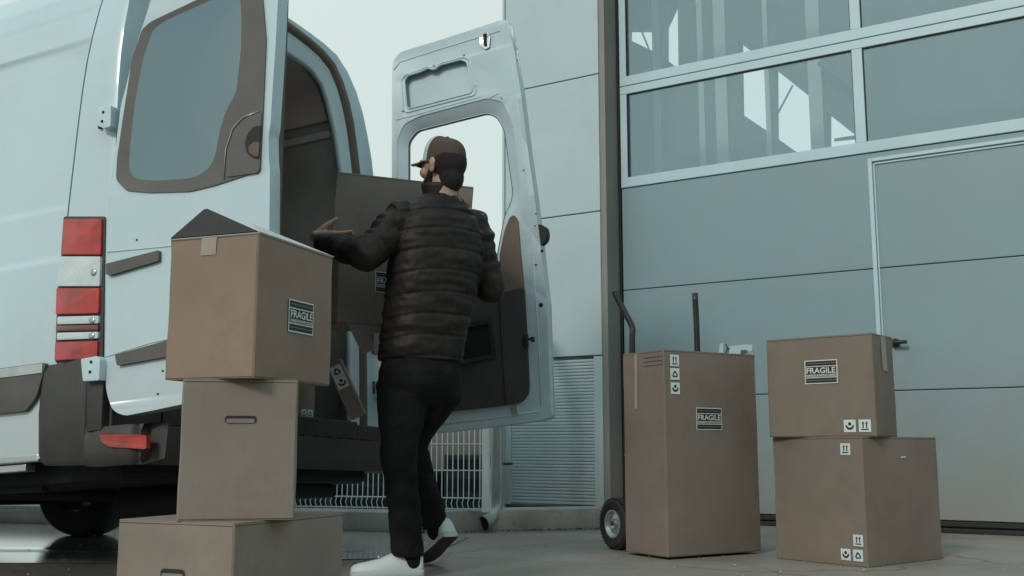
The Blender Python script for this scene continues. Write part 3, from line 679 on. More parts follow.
vobj('window_gasket', M['rubber'], lambda b: ring(b, wi + wi[:1], .0045, YR + .049), rd, smooth=True)
def edge_wall(b):
    n = len(oR); A = [b.verts.new((x * .998, YR + .011, z)) for x, z in oR]; B = [b.verts.new((x * .998, YR + .046, z)) for x, z in oR]
    for k in range(n): b.faces.new((A[k], A[(k+1) % n], B[(k+1) % n], B[k]))
vobj('door_edge', M['inner_white'], edge_wall, rd, smooth=True)
vobj('recess_floor', M['inner_white'], lambda b: box(b, (min(p[0] for p in hu) - .02, YR + .036, min(p[1] for p in hu) - .02), (max(p[0] for p in hu) + .02, YR + .044, max(p[1] for p in hu) + .02)), rd)
def ridge(b):
    cx = sum(p[0] for p in hu) / len(hu); cz = sum(p[1] for p in hu) / len(hu)
    for k, r in ((1.10, .0045), (1.0, .005)):
        q = [(cx + (x - cx) * (1 + (k - 1)), cz + (z - cz) * (1 + (k - 1) * 1.3)) for x, z in hu]; ring(b, q + q[:1], r, YR - .001)
vobj('access_rim', M['inner_white'], ridge, rd, smooth=True)
vobj('bolt', M['steel'], lambda b: [spin(b, [(0, .0), (.007, .0), (.007, .004), (0, .005)], ((c := vt(px, py, YR))[0], YR - .0, c[1]), (0, -1, 0), 10) for px, py in ((405, 76), (434, 65.5), (464, 55), (403, 111), (476, 86), (517, 60), (524, 170), (405, 300))], rd, smooth=True)
vobj('press_line', M['inner_white'], lambda b: (ring(b, vpl([(394, 70), (400, 62), (440, 49), (500, 31)], YR), .004, YR), ring(b, vpl([(396, 120), (408, 117), (480, 97)], YR), .003, YR), ring(b, vpl([(490, 98), (499, 93), (502, 99)], YR), .003, YR), ring(b, vpl([(512, 60), (519, 120), (528, 200), (533, 262), (538, 330), (541, 405)], YR), .0035, YR), ring(b, vpl([(540, 411), (480, 420), (420, 427)], YR), .004, YR)), rd, smooth=True)
def latch(b):
    q = vpl([(480, 38), (488, 32), (491, 37), (490, 48), (486, 50), (481, 46)], YR); plate(b, rnd(q, .006), toR, -.010, -.001, bev=.002)
lt = vobj('latch', M['steel'], latch, rd, auto=40)
vobj('latch_slot', M['chassis'], lambda b: (plate(b, vpl([(484, 35), (487.5, 34), (488, 47), (485, 47)], YR), toR, -.013, -.010)), lt)
tb = rnd(vpl([(499.5, 300), (500.5, 255), (505, 232), (510.5, 217.5), (515, 215.5), (518.5, 220), (521, 250), (525, 291)], YR), .02, 4)
vobj('upper_trim', M['trim_brown'], lambda b: plate(b, tb, toR, -.010, .0, bev=.005), rd, auto=40)
td = rnd(vpl([(397, 297), (500, 294), (525, 288), (527.5, 330), (530, 385), (529.5, 394), (523, 402), (500, 406.5), (440, 413), (397, 418)], YR), .02, 4)
tdo = vobj('lower_trim', M['trim_panel'], lambda b: plate(b, td, toR, -.018, .0, bev=.006), rd, auto=40)
pk = [(430, 331), (494, 319.5), (498, 358), (430, 371)]; pki = [(433, 335), (490.5, 324.5), (493.5, 355), (433, 366)]
vobj('pocket_frame', M['dark'], lambda b: plate(b, rnd(vpl(pk, YR), .012), toR, -.030, -.017, holes=[rnd(vpl(pki, YR), .01)], bev=.003), tdo, auto=40)
vobj('pocket', M['chassis'], lambda b: plate(b, vpl(pki, YR), toR, -.020, -.0175), tdo)
vobj('trim_seam', M['chassis'], lambda b: ring(b, vpl([(500.5, 296), (503, 345), (507, 404)], YR), .004, YR - .018), tdo)
def lv(b):
    c = vt(528, 341, YR); x, z = c
    box(b, (x - .02, YR - .024, z - .035), (x + .012, YR - .019, z + .03), bev=.003)
    tube(b, [(x + .0, YR - .03, z + .005), (x + .045, YR - .035, z + .0)], .007, 8); box(b, (x + .035, YR - .045, z - .014), (x + .05, YR - .025, z + .012), bev=.002)
    tube(b, [(x + .005, YR - .03, z + .03), (x + .005, YR - .03, z - .035)], .008, 8)
vobj('handle', M['rubber'], lv, rd, auto=40)
def knobs(b):
    for px, py, r in ((544, 251, .008), (537, 226, .004), (538, 214, .004), (538, 265, .006), (543, 305, .011)):
        c = vt(px - 2, py, YR); spin(b, [(0, 0), (r, 0), (r, .004), (0, .004)], (c[0], YR - .002, c[1]), (0, 1, 0), 12)
vobj('hole', M['chassis'], knobs, rd)
def stop(b):
    c = vt(534, 235, YR); x, z = c
    q = [(x + .0, z + .055), (x + .04, z + .052), (x + .065, z + .035), (x + .072, z), (x + .065, z - .035), (x + .04, z - .055), (x, z - .058)]
    plate(b, rnd(q, .02), toR, .004, .045, bev=.006)
vobj('rubber_buffer', M['rubber'], stop, rd, auto=40)
vobj('lower_bracket', M['steel'], lambda b: (lambda c: box(b, (c[0] - .018, YR - .014, c[1] - .025), (c[0] + .018, YR - .001, c[1] + .025), bev=.004))(vt(516, 410, YR)), rd)
vobj('hinge', M['inner_white'], lambda b: [box(b, (-.02, 1.90, z), (.12, 1.95, z + .07), bev=.006) for z in (.85, 1.25, 1.8)], rd)

# wheels (world level, standing on the ground)
def wheel(lx, ly, par):
    c = VM @ Vector((lx, ly, 0)); c.z = .345; cl_ = VI @ c
    w = bpy.data.objects.new('wheel', None); COL.objects.link(w); w.parent = par; w.location = cl_
    b = bmesh.new(); spin(b, [(.20, -.10), (.30, -.115), (.335, -.10), (.345, -.07), (.345, .07), (.335, .10), (.30, .115), (.20, .10), (.20, -.10)], (0, 0, 0), (0, 1, 0), 48)
    finish('tyre', b, M['rubber'], w, auto=35)
    b = bmesh.new(); spin(b, [(0, -.05), (.12, -.06), (.16, -.02), (.198, -.09), (.203, -.09), (.203, .09), (.198, .09), (.16, .0), (0, .0)], (0, 0, 0), (0, 1, 0), 32)
    finish('rim', b, M['steel'], w, auto=35)
for lx in (-1.98, -5.75):
    for ly in (.16, 1.80): wheel(lx, ly, van)
vobj('rear_axle', M['chassis'], lambda b: (tube(b, [(-1.98, .2, .42), (-1.98, 1.75, .42)], .05, 12), spin(b, [(0, -.13), (.1, -.12), (.15, -.04), (.15, .04), (.1, .12), (0, .13)], (-1.98, .95, .42), (0, 1, 0), 24)), smooth=True)
vobj('mud_flap', M['rubber'], lambda b: [box(b, (-1.72, y, .34), (-1.705, y + .26, .60), bev=.004) for y in (.03, 1.66)])

# ------------------------------------------------------------------ stickers
_txt = {}
def text_mesh(s):
    if s not in _txt:
        cu = bpy.data.curves.new('t', 'FONT'); cu.body = s; cu.resolution_u = 2; cu.offset = .018
        ob = bpy.data.objects.new('t', cu); COL.objects.link(ob); bpy.context.view_layer.update()
        me = bpy.data.meshes.new_from_object(ob.evaluated_get(bpy.context.evaluated_depsgraph_get()))
        v = [tuple(x.co) for x in me.vertices]; f = [tuple(p.vertices) for p in me.polygons]
        x0 = min(q[0] for q in v); x1 = max(q[0] for q in v); y0 = min(q[1] for q in v); y1 = max(q[1] for q in v)
        _txt[s] = ([((q[0]-x0)/(x1-x0), (q[1]-y0)/(y1-y0)) for q in v], f)
        bpy.data.objects.remove(ob); bpy.data.curves.remove(cu); bpy.data.meshes.remove(me)
    return _txt[s]
class Face:
    def __init__(s, o, u, n, bl=0, L=1, h=1): s.o, s.u, s.n, s.w = Vector(o), Vector(u), Vector(n), Vector((0, 0, 1)); s.bl, s.L, s.h = bl, L, h
    def p(s, a, c, d):
        k = s.bl * math.sin(math.pi * min(1, max(0, a / s.L))) * math.sin(math.pi * min(1, max(0, c / s.h)))
        return s.o + s.u * a + s.w * c + s.n * (d + k)
def quad(b, F, a0, c0, a1, c1, d, mi):
    f = b.faces.new([b.verts.new(F.p(*q, d)) for q in ((a0, c0), (a1, c0), (a1, c1), (a0, c1))]); f.material_index = mi
def poly(b, F, pts, d, mi):
    f = b.faces.new([b.verts.new(F.p(x, y, d)) for x, y in pts]); f.material_index = mi
def put_text(b, F, s, a, c, w, h, d, mi):
    V, Fc = text_mesh(s); vs_ = [b.verts.new(F.p(a + x * w, c + y * h, d)) for x, y in V]
    for f in Fc:
        try: b.faces.new([vs_[i] for i in f]).material_index = mi
        except ValueError: pass
def fragile(parent, F, a, c, w=.15, h=.105):
    """white ruled handling label, FRAGILE in the middle; (a, c) is its lower left corner"""
    b = bmesh.new(); t = .0045; D = .0032
    quad(b, F, a, c, a + w, c + h, D, 0)
    band = h * .20
    for c0 in (c + t, c + h - t - band):
        quad(b, F, a + t, c0, a + w - t, c0 + band, D + .0006, 1)
        quad(b, F, a + t, c0 + band * .45, a + w - t, c0 + band * .58, D + .0012, 2)
    m0 = c + t + band + t * .9; m1 = c + h - t - band - t * .9
    quad(b, F, a + t, m0, a + w - t, m1, D + .0006, 2)
    quad(b, F, a + t * 1.6, m0 + (m1 - m0) * .30, a + w - t * 1.6, m1 - .001, D + .0012, 1)
    put_text(b, F, 'FRAGILE', a + t * 2.2, m0 + (m1 - m0) * .36, w - t * 4.4, (m1 - m0) * .55, D + .0018, 0)
    put_text(b, F, 'HANDLE WITH CARE', a + t * 2.2, m0 + (m1 - m0) * .07, w - t * 4.4, (m1 - m0) * .19, D + .0018, 0)
    finish('fragile_label', b, None, parent, mats=[M['wht'], M['blk'], M['kraft']])
def icon(parent, F, kind, a, c, s=.052):
    """(a, c) = centre"""
    b = bmesh.new(); D = .0032; q = s / 2; k = s / 2 * .78
    quad(b, F, a - q, c - q, a + q, c + q, D, 0); d = D + .0008
    if kind == 'up':
        for x in (-.38, .38):
            X = a + x * k
            quad(b, F, X - k * .13, c - k * .5, X + k * .13, c + k * .45, d, 1); poly(b, F, [(X - k * .3, c + k * .42), (X + k * .3, c + k * .42), (X, c + k * .95)], d, 1)
        quad(b, F, a - k * .8, c - k * .9, a + k * .8, c - k * .66, d, 1)
    elif kind == 'care':
        n = 16
        poly(b, F, [(a + math.cos(i * 6.2832 / n) * k * .36, c + k * .42 + math.sin(i * 6.2832 / n) * k * .36) for i in range(n)], d, 1)
        arc = [(math.cos(R(t)), math.sin(R(t))) for t in range(180, 361, 15)]
        for (x0, y0), (x1, y1) in zip(arc, arc[1:]):
            poly(b, F, [(a + x0 * k * .92, c + .15 * k + y0 * k * .95), (a + x1 * k * .92, c + .15 * k + y1 * k * .95), (a + x1 * k * .55, c + .15 * k + y1 * k * .5), (a + x0 * k * .55, c + .15 * k + y0 * k * .5)], d, 1)
    else:
        for i in range(3):
            t = R(90 + i * 120); ux, uy = math.cos(t), math.sin(t); tx, ty = -uy, ux
            P_ = lambda r, s_: (a + (ux * r + tx * s_) * k, c - .1 * k + (uy * r + ty * s_) * k)
            # one bent arrow per side, on the edge opposite this direction
            poly(b, F, [P_(-.30, -.62), P_(-.58, -.62), P_(-.58, .25), P_(-.30, .25)], d, 1)
            poly(b, F, [P_(-.16, .22), P_(-.72, .22), P_(-.44, .72)], d + .0002, 1)
    finish('handling_symbol', b, None, parent, mats=[M['wht'], M['blk']])

def carton(label, x, y, z, yaw, wx, wy, h, m='kraft', top='closed', handle=None, tilt=None, name='cardboard_box', seams=True, bulge=.004, group=None):
    """local x = across, local y = away to the right; -y face and +x face are the two one sees"""
    rt = thing(name, label, 'box', loc=(x, y, z), rot=(tilt[0] if tilt else 0, tilt[1] if tilt else 0, -R(yaw)), group=group)
    a, c = wx / 2, wy / 2; b = bmesh.new(); n = 10
    # body as a gently bulging skin, open top if asked
    def ringat(zz, k):
        o = []; s = math.sin(math.pi * min(1, max(0, zz / h))) * bulge
        cr_ = .005
        for (x0, y0), (x1, y1), (nx, ny) in (((-a, -c), (a, -c), (0, -1)), ((a, -c), (a, c), (1, 0)), ((a, c), (-a, c), (0, 1)), ((-a, c), (-a, -c), (-1, 0))):
            L = math.hypot(x1 - x0, y1 - y0); tx, ty = (x1 - x0) / L, (y1 - y0) / L
            for i in range(n + 1):
                q = cr_ + (L - 2 * cr_) * i / n; w = math.sin(math.pi * i / n) * s
                o.append((x0 + tx * q + nx * w, y0 + ty * q + ny * w, zz))
        return o
    zs = [0, .003] + [h * k / 8 for k in range(1, 8)] + [h - .003, h]
    rings = []
    for zz in zs:
        sh = .9985 if zz in (0, h) else 1
        rg_ = []
        for px, py, pz in ringat(zz, 0):
            q = Vector((px * 7 + x * 3, py * 7 + y * 5, pz * 7)); nz = noise.noise(q) * .0022 + noise.noise(q * 2.7) * .0012
            ed = 1 if .01 < zz < h - .01 else .35
            L0 = math.hypot(px, py); rg_.append(b.verts.new((px * sh + px / L0 * nz * ed, py * sh + py / L0 * nz * ed, pz)))
        rings.append(rg_)
    for A, B in zip(rings, rings[1:]):
        for i in range(len(A)): b.faces.new((A[i], A[(i+1) % len(A)], B[(i+1) % len(A)], B[i]))
    b.faces.new(rings[0])
    if top == 'closed': b.faces.new(rings[-1])
    else:
        inn = [[b.verts.new((v.co.x * (1 - .006 / a), v.co.y * (1 - .006 / c), zz)) for v in rings[-1]] for zz in (h, h * .3)]
        for A, B in ((rings[-1], inn[0]), (inn[0], inn[1])):
            for i in range(len(A)): b.faces.new((A[i], A[(i+1) % len(A)], B[(i+1) % len(A)], B[i]))
        b.faces.new(inn[1])
    body = finish('box_body', b, M[m], rt, auto=35)
    FX = Face((a, -c, 0), (0, 1, 0), (1, 0, 0), bulge, wy, h); FY = Face((-a, -c, 0), (1, 0, 0), (0, -1, 0), bulge, wx, h)
    if seams:
        b = bmesh.new()
        for zz in (.0025, h - .006): 
            for F, L in ((FX, wy), (FY, wx)): quad(b, F, .004, zz, L - .004, zz + .0016, .0009, 0)
        finish('flap_crease', b, M['inside'], rt)
    if top == 'closed':
        b = bmesh.new()
        for s_ in (-1, 1):
            box(b, (-a + .002, (0.002 if s_ > 0 else -c + .002), h - .0005), (a - .002, (c - .002 if s_ > 0 else -.002), h + .0035), bev=.001)
        finish('top_flap', b, M[m], rt)
    if handle:
        F, ha, hc, hw, hh = (FY if handle[0] == 'Y' else FX), *handle[1:]
        b = bmesh.new(); q = rnd([(ha - hw/2, hc - hh/2), (ha + hw/2, hc - hh/2), (ha + hw/2, hc + hh/2), (ha - hw/2, hc + hh/2)], hh * .48, 5)
        poly(b, F, q, .0028, 0); finish('hand_hole', b, M['blk'], rt)
        b = bmesh.new(); q = rnd([(ha - hw*.45, hc - hh*.51), (ha + hw*.45, hc - hh*.51), (ha + hw*.45, hc + hh*.10), (ha - hw*.45, hc + hh*.10)], hh * .25, 4)
        poly(b, F, q, .0036, 0); finish('hole_flap', b, M[m], rt)
    return rt, FX, FY
def tape(parent, F, a0, c0, a1, c1, d=.0026):
    b = bmesh.new(); quad(b, F, a0, c0, a1, c1, d, 0); finish('tape', b, M['tape'], parent)

# left stack
r, FX, FY = carton('lowest carton of the left stack, with a slotted hand hole, cut by the photo edge', -.842, 3.280, 0, 24, .417, .545, .312, 'kraft2', handle=('Y', .215, .170, .085, .030))
r, FX, FY = carton('middle carton of the left stack, with a slotted hand hole near its top', -.820, 3.215, .3165, -12, .325, .33, .3975, 'kraft2', handle=('Y', .165, .285, .088, .020))
r, FX, FY = carton('open carton on top of the left stack with one dark flap raised', -.808, 3.257, .7185, 20, .307, .436, .422, 'kraft3', top='open')
TOPBOX = r
fragile(r, FX, .165, .150, .145, .100)
tape(r, FY, .112, .365, .165, .418)
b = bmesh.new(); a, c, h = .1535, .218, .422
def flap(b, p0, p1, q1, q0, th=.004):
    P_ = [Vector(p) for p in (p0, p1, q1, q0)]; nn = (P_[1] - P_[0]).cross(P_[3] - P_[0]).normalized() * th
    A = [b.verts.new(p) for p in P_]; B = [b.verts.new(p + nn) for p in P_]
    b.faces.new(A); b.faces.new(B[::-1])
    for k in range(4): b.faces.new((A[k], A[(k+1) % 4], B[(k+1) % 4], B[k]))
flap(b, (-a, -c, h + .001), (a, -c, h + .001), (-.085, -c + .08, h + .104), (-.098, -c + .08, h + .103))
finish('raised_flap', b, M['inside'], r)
b = bmesh.new(); flap(b, (a + .001, -c, h), (a + .001, c, h), (a - .07, c - .05, h + .006), (a - .05, -c + .03, h + .034)); finish('side_flap', b, M['pale_flap'], r)
b = bmesh.new(); flap(b, (-a, c, h), (-a, -c, h), (-a - .03, -c + .05, h - .12), (-a - .03, c - .05, h - .12)); finish('hanging_flap', b, M['kraft'], r)

# boxes by the garage door
r, FX, FY = carton('tall carton standing on the black hand truck', .904, 5.353, .012, 59, .325, .600, .976, 'kraft4', bulge=.006)
fragile(r, FX, .190, .595, .165, .108)
for k, (kd, zz) in enumerate((('up', .928), ('recycle', .862), ('care', .793))): icon(r, FX, kd, .066, zz, .056)
tape(r, FY, .10, .70, .125, .972)
b = bmesh.new()
for zz in (.905, .925, .945): quad(b, FY, .17, zz, .322, zz + .003, .0014, 0)
finish('print_line', b, M['inside'], r)
b = bmesh.new(); quad(b, FY, .0, .47, .32, .474, .0014, 0); quad(b, FY, .17, .30, .322, .303, .0014, 0); quad(b, FY, .15, .002, .153, .22, .0014, 0); finish('wrinkle', b, M['kraft2'], r)
r, FX, FY = carton('large carton on the ground by the garage door, below a smaller one', 1.649, 5.113, 0, 52, .491, .615, .567, 'kraft4')
icon(r, FY, 'up', .408, .515, .052); icon(r, FY, 'up', .452, .115, .050); icon(r, FY, 'care', .385, .050, .050); icon(r, FY, 'recycle', .448, .050, .050)
b = bmesh.new(); quad(b, FX, .30, .475, .34, .482, .0014, 0); finish('scuff', b, M['wht'], r)
r, FX, FY = carton('smaller carton set on top of the large carton by the garage door', 1.515, 5.010, .571, 40, .520, .256, .463, 'kraft4')
fragile(r, FY, .195, .245, .160, .110)
icon(r, FY, 'care', .400, .048, .056); icon(r, FY, 'up', .470, .048, .056)
tape(r, FX, .10, .30, .16, .46)

# hand truck behind the tall carton
ht = thing('hand_truck', 'black hand truck with pneumatic tyres behind the tall carton', 'hand truck', loc=(.645, 5.52, 0), rot=(0, 0, -R(62)))
# local: y = along the frame width, x = towards the viewer side
b = bmesh.new(); tube(b, smoothline([(-.02, .0, .10), (-.02, .0, .5), (-.02, .0, 1.05), (-.022, .004, 1.15), (-.05, -.02, 1.23), (-.085, -.055, 1.33), (-.09, -.06, 1.35)], 4), .0165, 12)
finish('handle_bar', b, M['black_steel'], ht, smooth=True)
b = bmesh.new(); tube(b, smoothline([(-.02, .43, .10), (-.02, .43, .5), (-.02, .43, 1.1), (-.02, .424, 1.365)], 4), .0165, 12)
finish('handle_bar', b, M['black_steel'], ht, smooth=True)
b = bmesh.new()
for z in (.2, .55, .9): tube(b, [(-.02, .0, z), (-.02, .43, z)], .012, 10)
tube(b, [(-.09, -.10, .135), (-.09, .53, .135)], .012, 10)
for y in (0, .43): tube(b, [(-.02, y, .3), (-.09, y, .135), (-.02, y, .10)], .011, 8)
finish('cross_bar', b, M['black_steel'], ht, smooth=True)
b = bmesh.new(); box(b, (-.02, -.01, .002), (.26, .44, .010), bev=.002); box(b, (-.03, -.01, .002), (-.018, .44, .13), bev=.002); finish('toe_plate', b, M['black_steel'], ht)
for y in (-.062, .492):
    w = bpy.data.objects.new('wheel', None); COL.objects.link(w); w.parent = ht; w.location = (-.09, y, .131)
    b = bmesh.new(); spin(b, [(.068, -.028), (.090, -.036), (.114, -.036), (.126, -.026), (.131, -.010), (.131, .010), (.126, .026), (.114, .036), (.090, .036), (.068, .028), (.068, -.028)], (0, 0, 0), (0, 1, 0), 40)
    for k in range(40):
        an = k * math.pi / 20; mt = Matrix.Rotation(an, 4, 'Y')
        for s_ in (-1, 1): box(b, (-.0035, s_ * .018 - .011, .122), (.0035, s_ * .018 + .011, .1315), mtx=mt)
    finish('tyre', b, M['rubber'], w, auto=30)
    b = bmesh.new(); spin(b, [(0, -.030), (.022, -.034), (.028, -.018), (.055, -.014), (.066, -.034), (.072, -.034), (.072, .034), (.066, .034), (.055, .014), (.028, .018), (0, .03)], (0, 0, 0), (0, 1, 0), 28)
    finish('rim', b, M['steel'], w, auto=40)

# tape dispenser on the tall carton
td_ = thing('tape_dispenser', 'white handheld tape dispenser lying on top of the tall carton', 'tape dispenser', loc=(1.065, 5.36, .993), rot=(0, 0, R(0)))
b = bmesh.new(); plate(b, rnd([(0, 0), (.012, 0), (.016, .055), (.008, .058)], .003), lambda x, z, d: (x, d, z), 0, .05, bev=.002); finish('guard', b, M['capw'], td_, auto=40)
b = bmesh.new(); plate(b, rnd([(.045, .002), (.13, .002), (.15, .015), (.165, .02), (.17, .05), (.14, .056), (.10, .048), (.055, .045)], .008), lambda x, z, d: (x, .01 + d, z), 0, .035, bev=.004); finish('dispenser_body', b, M['gframe'], td_, auto=40)
b = bmesh.new(); plate(b, rnd([(.105, .003), (.13, .003), (.145, .018), (.13, .024), (.108, .022)], .004), lambda x, z, d: (x, .004 + d, z), 0, .006); finish('grip', b, M['seal'], td_)
b = bmesh.new(); tube(b, [(.032, .02, .055), (.042, .02, .035), (.034, .02, .012), (.036, .02, .0)], .004, 6); tube(b, [(.042, .02, .032), (.058, .02, .026)], .005, 6); tube(b, [(.05, .02, .0), (.046, .02, .02)], .003, 6); finish('blade', b, M['black_steel'], td_, smooth=True)

# cartons at the back of the van
def on_van(x, y, z): return VM @ Vector((x, y, z))
p = on_van(-.19, 1.13, .703)
r, FX, FY = carton('carton standing on the van floor just inside the open rear, behind the left stack', p.x, p.y, p.z, 25, .36, .48, .40, 'kraft')
icon(r, FX, 'care', .385, .036, .044); icon(r, FX, 'recycle', .437, .036, .044)
p = on_van(-.30, 1.545, .703)
crate = thing('plastic_crate', 'black plastic crate on the van floor at the right of the opening', 'crate', loc=p, rot=(0, 0, -R(25)))
b = bmesh.new()
box(b, (-.2, -.16, 0), (.2, .16, .02)); [box(b, *q, bev=.004) for q in (((-.2, -.16, .02), (-.19, .16, .32)), ((.19, -.16, .02), (.2, .16, .32)), ((-.19, -.16, .02), (.19, -.15, .32)), ((-.19, .15, .02), (.19, .16, .32)))]
finish('crate_body', b, M['dcrate'], crate)
b = bmesh.new(); [box(b, *q, bev=.004) for q in (((-.21, -.17, .32), (.21, -.148, .345)), ((-.21, .148, .32), (.21, .17, .345)), ((-.21, -.147, .32), (-.188, .147, .345)), ((.188, -.147, .32), (.21, .147, .345)))]; finish('rim', b, M['dcrate'], crate)
# slim carton leaning at the opening
def slim(label, pa, pb, pc, D, thick, icons):
    A, B_, C_ = at(*pa, D), at(*pb, D), at(*pc, D)      # lower-left, lower-right, upper-left
    u = (B_ - A); w_ = u.length; u.normalize(); v = (C_ - A); v = (v - u * v.dot(u)); hh = v.length; v.normalize(); nn = u.cross(v)
    mt = Matrix(((u.x, -nn.x, v.x, A.x), (u.y, -nn.y, v.y, A.y), (u.z, -nn.z, v.z, A.z), (0, 0, 0, 1)))
    o = thing('slim_carton', label, 'box', mtx=mt); bb = bmesh.new(); box(bb, (0, 0, 0), (w_, thick, hh), bev=.003); finish('box_body', bb, M['kraft2'], o)
    bb = bmesh.new(); F = Face((0, 0, 0), (1, 0, 0), (0, -1, 0)); quad(bb, F, .002, hh - .012, w_ - .002, hh - .010, .001, 0); finish('flap_crease', bb, M['inside'], o)
    for kd, zz in icons: icon(o, F, kd, w_ * .5, hh * zz, w_ * .75)
slim('slim carton with two handling symbols leaning in the van opening', (350.5, 420), (365, 413), (336, 360), 5.05, .06, (('care', .62), ('recycle', .82)))

# carried cartons
HB_T = (R(0), R(0))
held, FX, FY = carton('upper carton held in the man\'s arms', -.533, 4.842, 1.460, 80, .32, .628, .288, 'kraft2')
held.rotation_euler = (R(-4.0), 0, -R(80)); held.location.z -= .012
r, FX, FY = carton('dark shaded carton below the upper one in the man\'s arms', -.655, 4.81, 1.062, 58, .28, .44, .392, 'kraft')
fragile(r, FX, .175, .150, .14, .095)
b = bmesh.new(); flap(b, (a := .141, -.17, -.001), (.141, -.06, -.001), (.150, -.045, -.115), (.150, -.10, -.13)); finish('loose_flap', b, M['kraft2'], r)

# ------------------------------------------------------------------ the man
FW = Vector((-.62, .785, 0)).normalized(); RT = Vector((FW.y, -FW.x, 0)); UP = Vector((0, 0, 1)); LT = -RT
man = thing('person', 'man in a dark quilted jacket, cap and white sneakers carrying cartons to the van', 'person', loc=(-.42, 4.5, 0))
MI = Matrix.Translation((.42, -4.5, 0))
def capsule(b, p0, r0, p1, r1, n=14):
    p0, p1 = Vector(p0), Vector(p1); d = (p1 - p0); L = d.length or 1e-4; t = d / L; pts = []; rs = []
    for k in range(5): an = R(-90 + k * 18); pts.append(p0 + t * (math.sin(an) * r0)); rs.append(max(1e-3, math.cos(an) * r0))
    for k in range(6): an = R(k * 18); pts.append(p1 + t * (math.sin(an) * r1)); rs.append(max(1e-3, math.cos(an) * r1))
    tube(b, pts, rs, n)
def chain(b, pts, rs):
    for i in range(len(pts) - 1): capsule(b, pts[i], rs[i], pts[i+1], rs[i+1])
def ellip(b, c, ax, n=16):
    c = Vector(c); A = [Vector(q) for q in ax]
    rows = []
    for i in range(1, n):
        ph = math.pi * i / n
        rows.append([b.verts.new(c + A[2] * math.cos(ph) + (A[0] * math.cos(t) + A[1] * math.sin(t)) * math.sin(ph)) for t in [k * 2 * math.pi / (2*n) for k in range(2*n)]])
    tp = b.verts.new(c + A[2]); bt = b.verts.new(c - A[2]); m_ = 2 * n
    for k in range(m_): b.faces.new((tp, rows[0][k], rows[0][(k+1) % m_])); b.faces.new((bt, rows[-1][(k+1) % m_], rows[-1][k]))
    for x, y in zip(rows, rows[1:]):
        for k in range(m_): b.faces.new((x[k], y[k], y[(k+1) % m_], x[(k+1) % m_]))
def loft(b, rings, n=28, pw=2.3):
    """rings: (centre, side vector, depth vector)"""
    prev = None; out_ = []
    for c, s_, d_ in rings:
        c, s_, d_ = Vector(c), Vector(s_), Vector(d_); cur = []
        for k in range(n):
            t = k * 2 * math.pi / n; cx, sy = math.cos(t), math.sin(t)
            cx = math.copysign(abs(cx) ** (2 / pw), cx); sy = math.copysign(abs(sy) ** (2 / pw), sy)
            cur.append(b.verts.new(c + s_ * cx + d_ * sy))
        if prev:
            for k in range(n): b.faces.new((prev[k], prev[(k+1) % n], cur[(k+1) % n], cur[k]))
        else: b.faces.new(cur)
        prev = cur
    b.faces.new(prev)
def remesh(name, b, m, vox, parent, sm=6, disp=None, post=None):
    me = bpy.data.meshes.new(name); bmesh.ops.recalc_face_normals(b, faces=b.faces[:]); b.to_mesh(me); b.free()
    o = bpy.data.objects.new(name, me); COL.objects.link(o)
    md = o.modifiers.new('r', 'REMESH'); md.mode = 'VOXEL'; md.voxel_size = vox
    ms = o.modifiers.new('s', 'SMOOTH'); ms.factor = .5; ms.iterations = sm
    bpy.context.view_layer.update(); dg = bpy.context.evaluated_depsgraph_get()
    me2 = bpy.data.meshes.new_from_object(o.evaluated_get(dg)); me2.name = name
    bpy.data.objects.remove(o)
    if disp:
        vn = [v.normal.copy() for v in me2.vertices]
        for v, nn in zip(me2.vertices, vn): v.co = v.co + nn * disp(v.co, nn)
    if post:
        for v in me2.vertices: v.co = post(v.co)
    me2.transform(MI)
    me2.materials.clear(); me2.materials.append(m)
    for p in me2.polygons: p.use_smooth = True
    o2 = bpy.data.objects.new(name, me2); COL.objects.link(o2); o2.parent = parent
    return o2
# joints
hd = at(442, 167, 4.43)                         # head centre
nk = at(441, 196, 4.43)
shL, shR = at(401, 219, 4.36), at(474, 226, 4.55)
chest = (shL + shR) / 2
elL, wrL = at(366, 254, 4.27), at(320, 243, 4.49)
elR, wrR = at(490, 288, 4.60), at(463, 250, 4.86)
pel = at(420, 372, 4.44)
hipL, hipR = at(402, 385, 4.40), at(436, 385, 4.50)
knL, anL = at(399, 462, 4.36), at(408, 545, 4.42)
knR, anR = at(411, 446, 4.55), at(437, 524, 4.76)
HF = Vector((-.80, .60, 0)).normalized(); HR = Vector((HF.y, -HF.x, 0)); 
def H(f, r_, u): return hd + HF * f + HR * r_ + UP * u
b = bmesh.new()
ellip(b, H(-.012, 0, .020), (HF * .098, HR * .077, UP * .105)); ellip(b, H(.022, 0, -.045), (HF * .066, HR * .056, UP * .070))
ellip(b, H(.048, 0, -.075), (HF * .034, HR * .034, UP * .026))
capsule(b, H(.082, 0, .012), .010, H(.104, 0, -.022), .013); ellip(b, H(.084, 0, -.052), (HF * .014, HR * .026, UP * .007)); ellip(b, H(.082, 0, -.064), (HF * .014, HR * .022, UP * .007))
for s_ in (-1, 1):
    ellip(b, H(.078, .032 * s_, .028), (HF * .014, HR * .024, UP * .009)); ellip(b, H(.06, .045 * s_, -.025), (HF * .024, HR * .02, UP * .024))
    ellip(b, H(-.012, .080 * s_, -.010), (HF * .019 - HR * .004 * s_, HR * .008 * s_, UP * .033)); ellip(b, H(-.020, .087 * s_, .002), (HF * .017, HR * .006, UP * .022))
capsule(b, H(-.02, 0, -.05), .060, nk - UP * .06, .066)
loft(b, [(chest + UP * .03, RT * .14, FW * .07), (chest - UP * .05, RT * .17, FW * .10), (chest - UP * .2, RT * .155, FW * .11), (pel + UP * .12, RT * .135, FW * .095), (pel, RT * .15, FW * .105), (pel - UP * .08, RT * .12, FW * .09)])
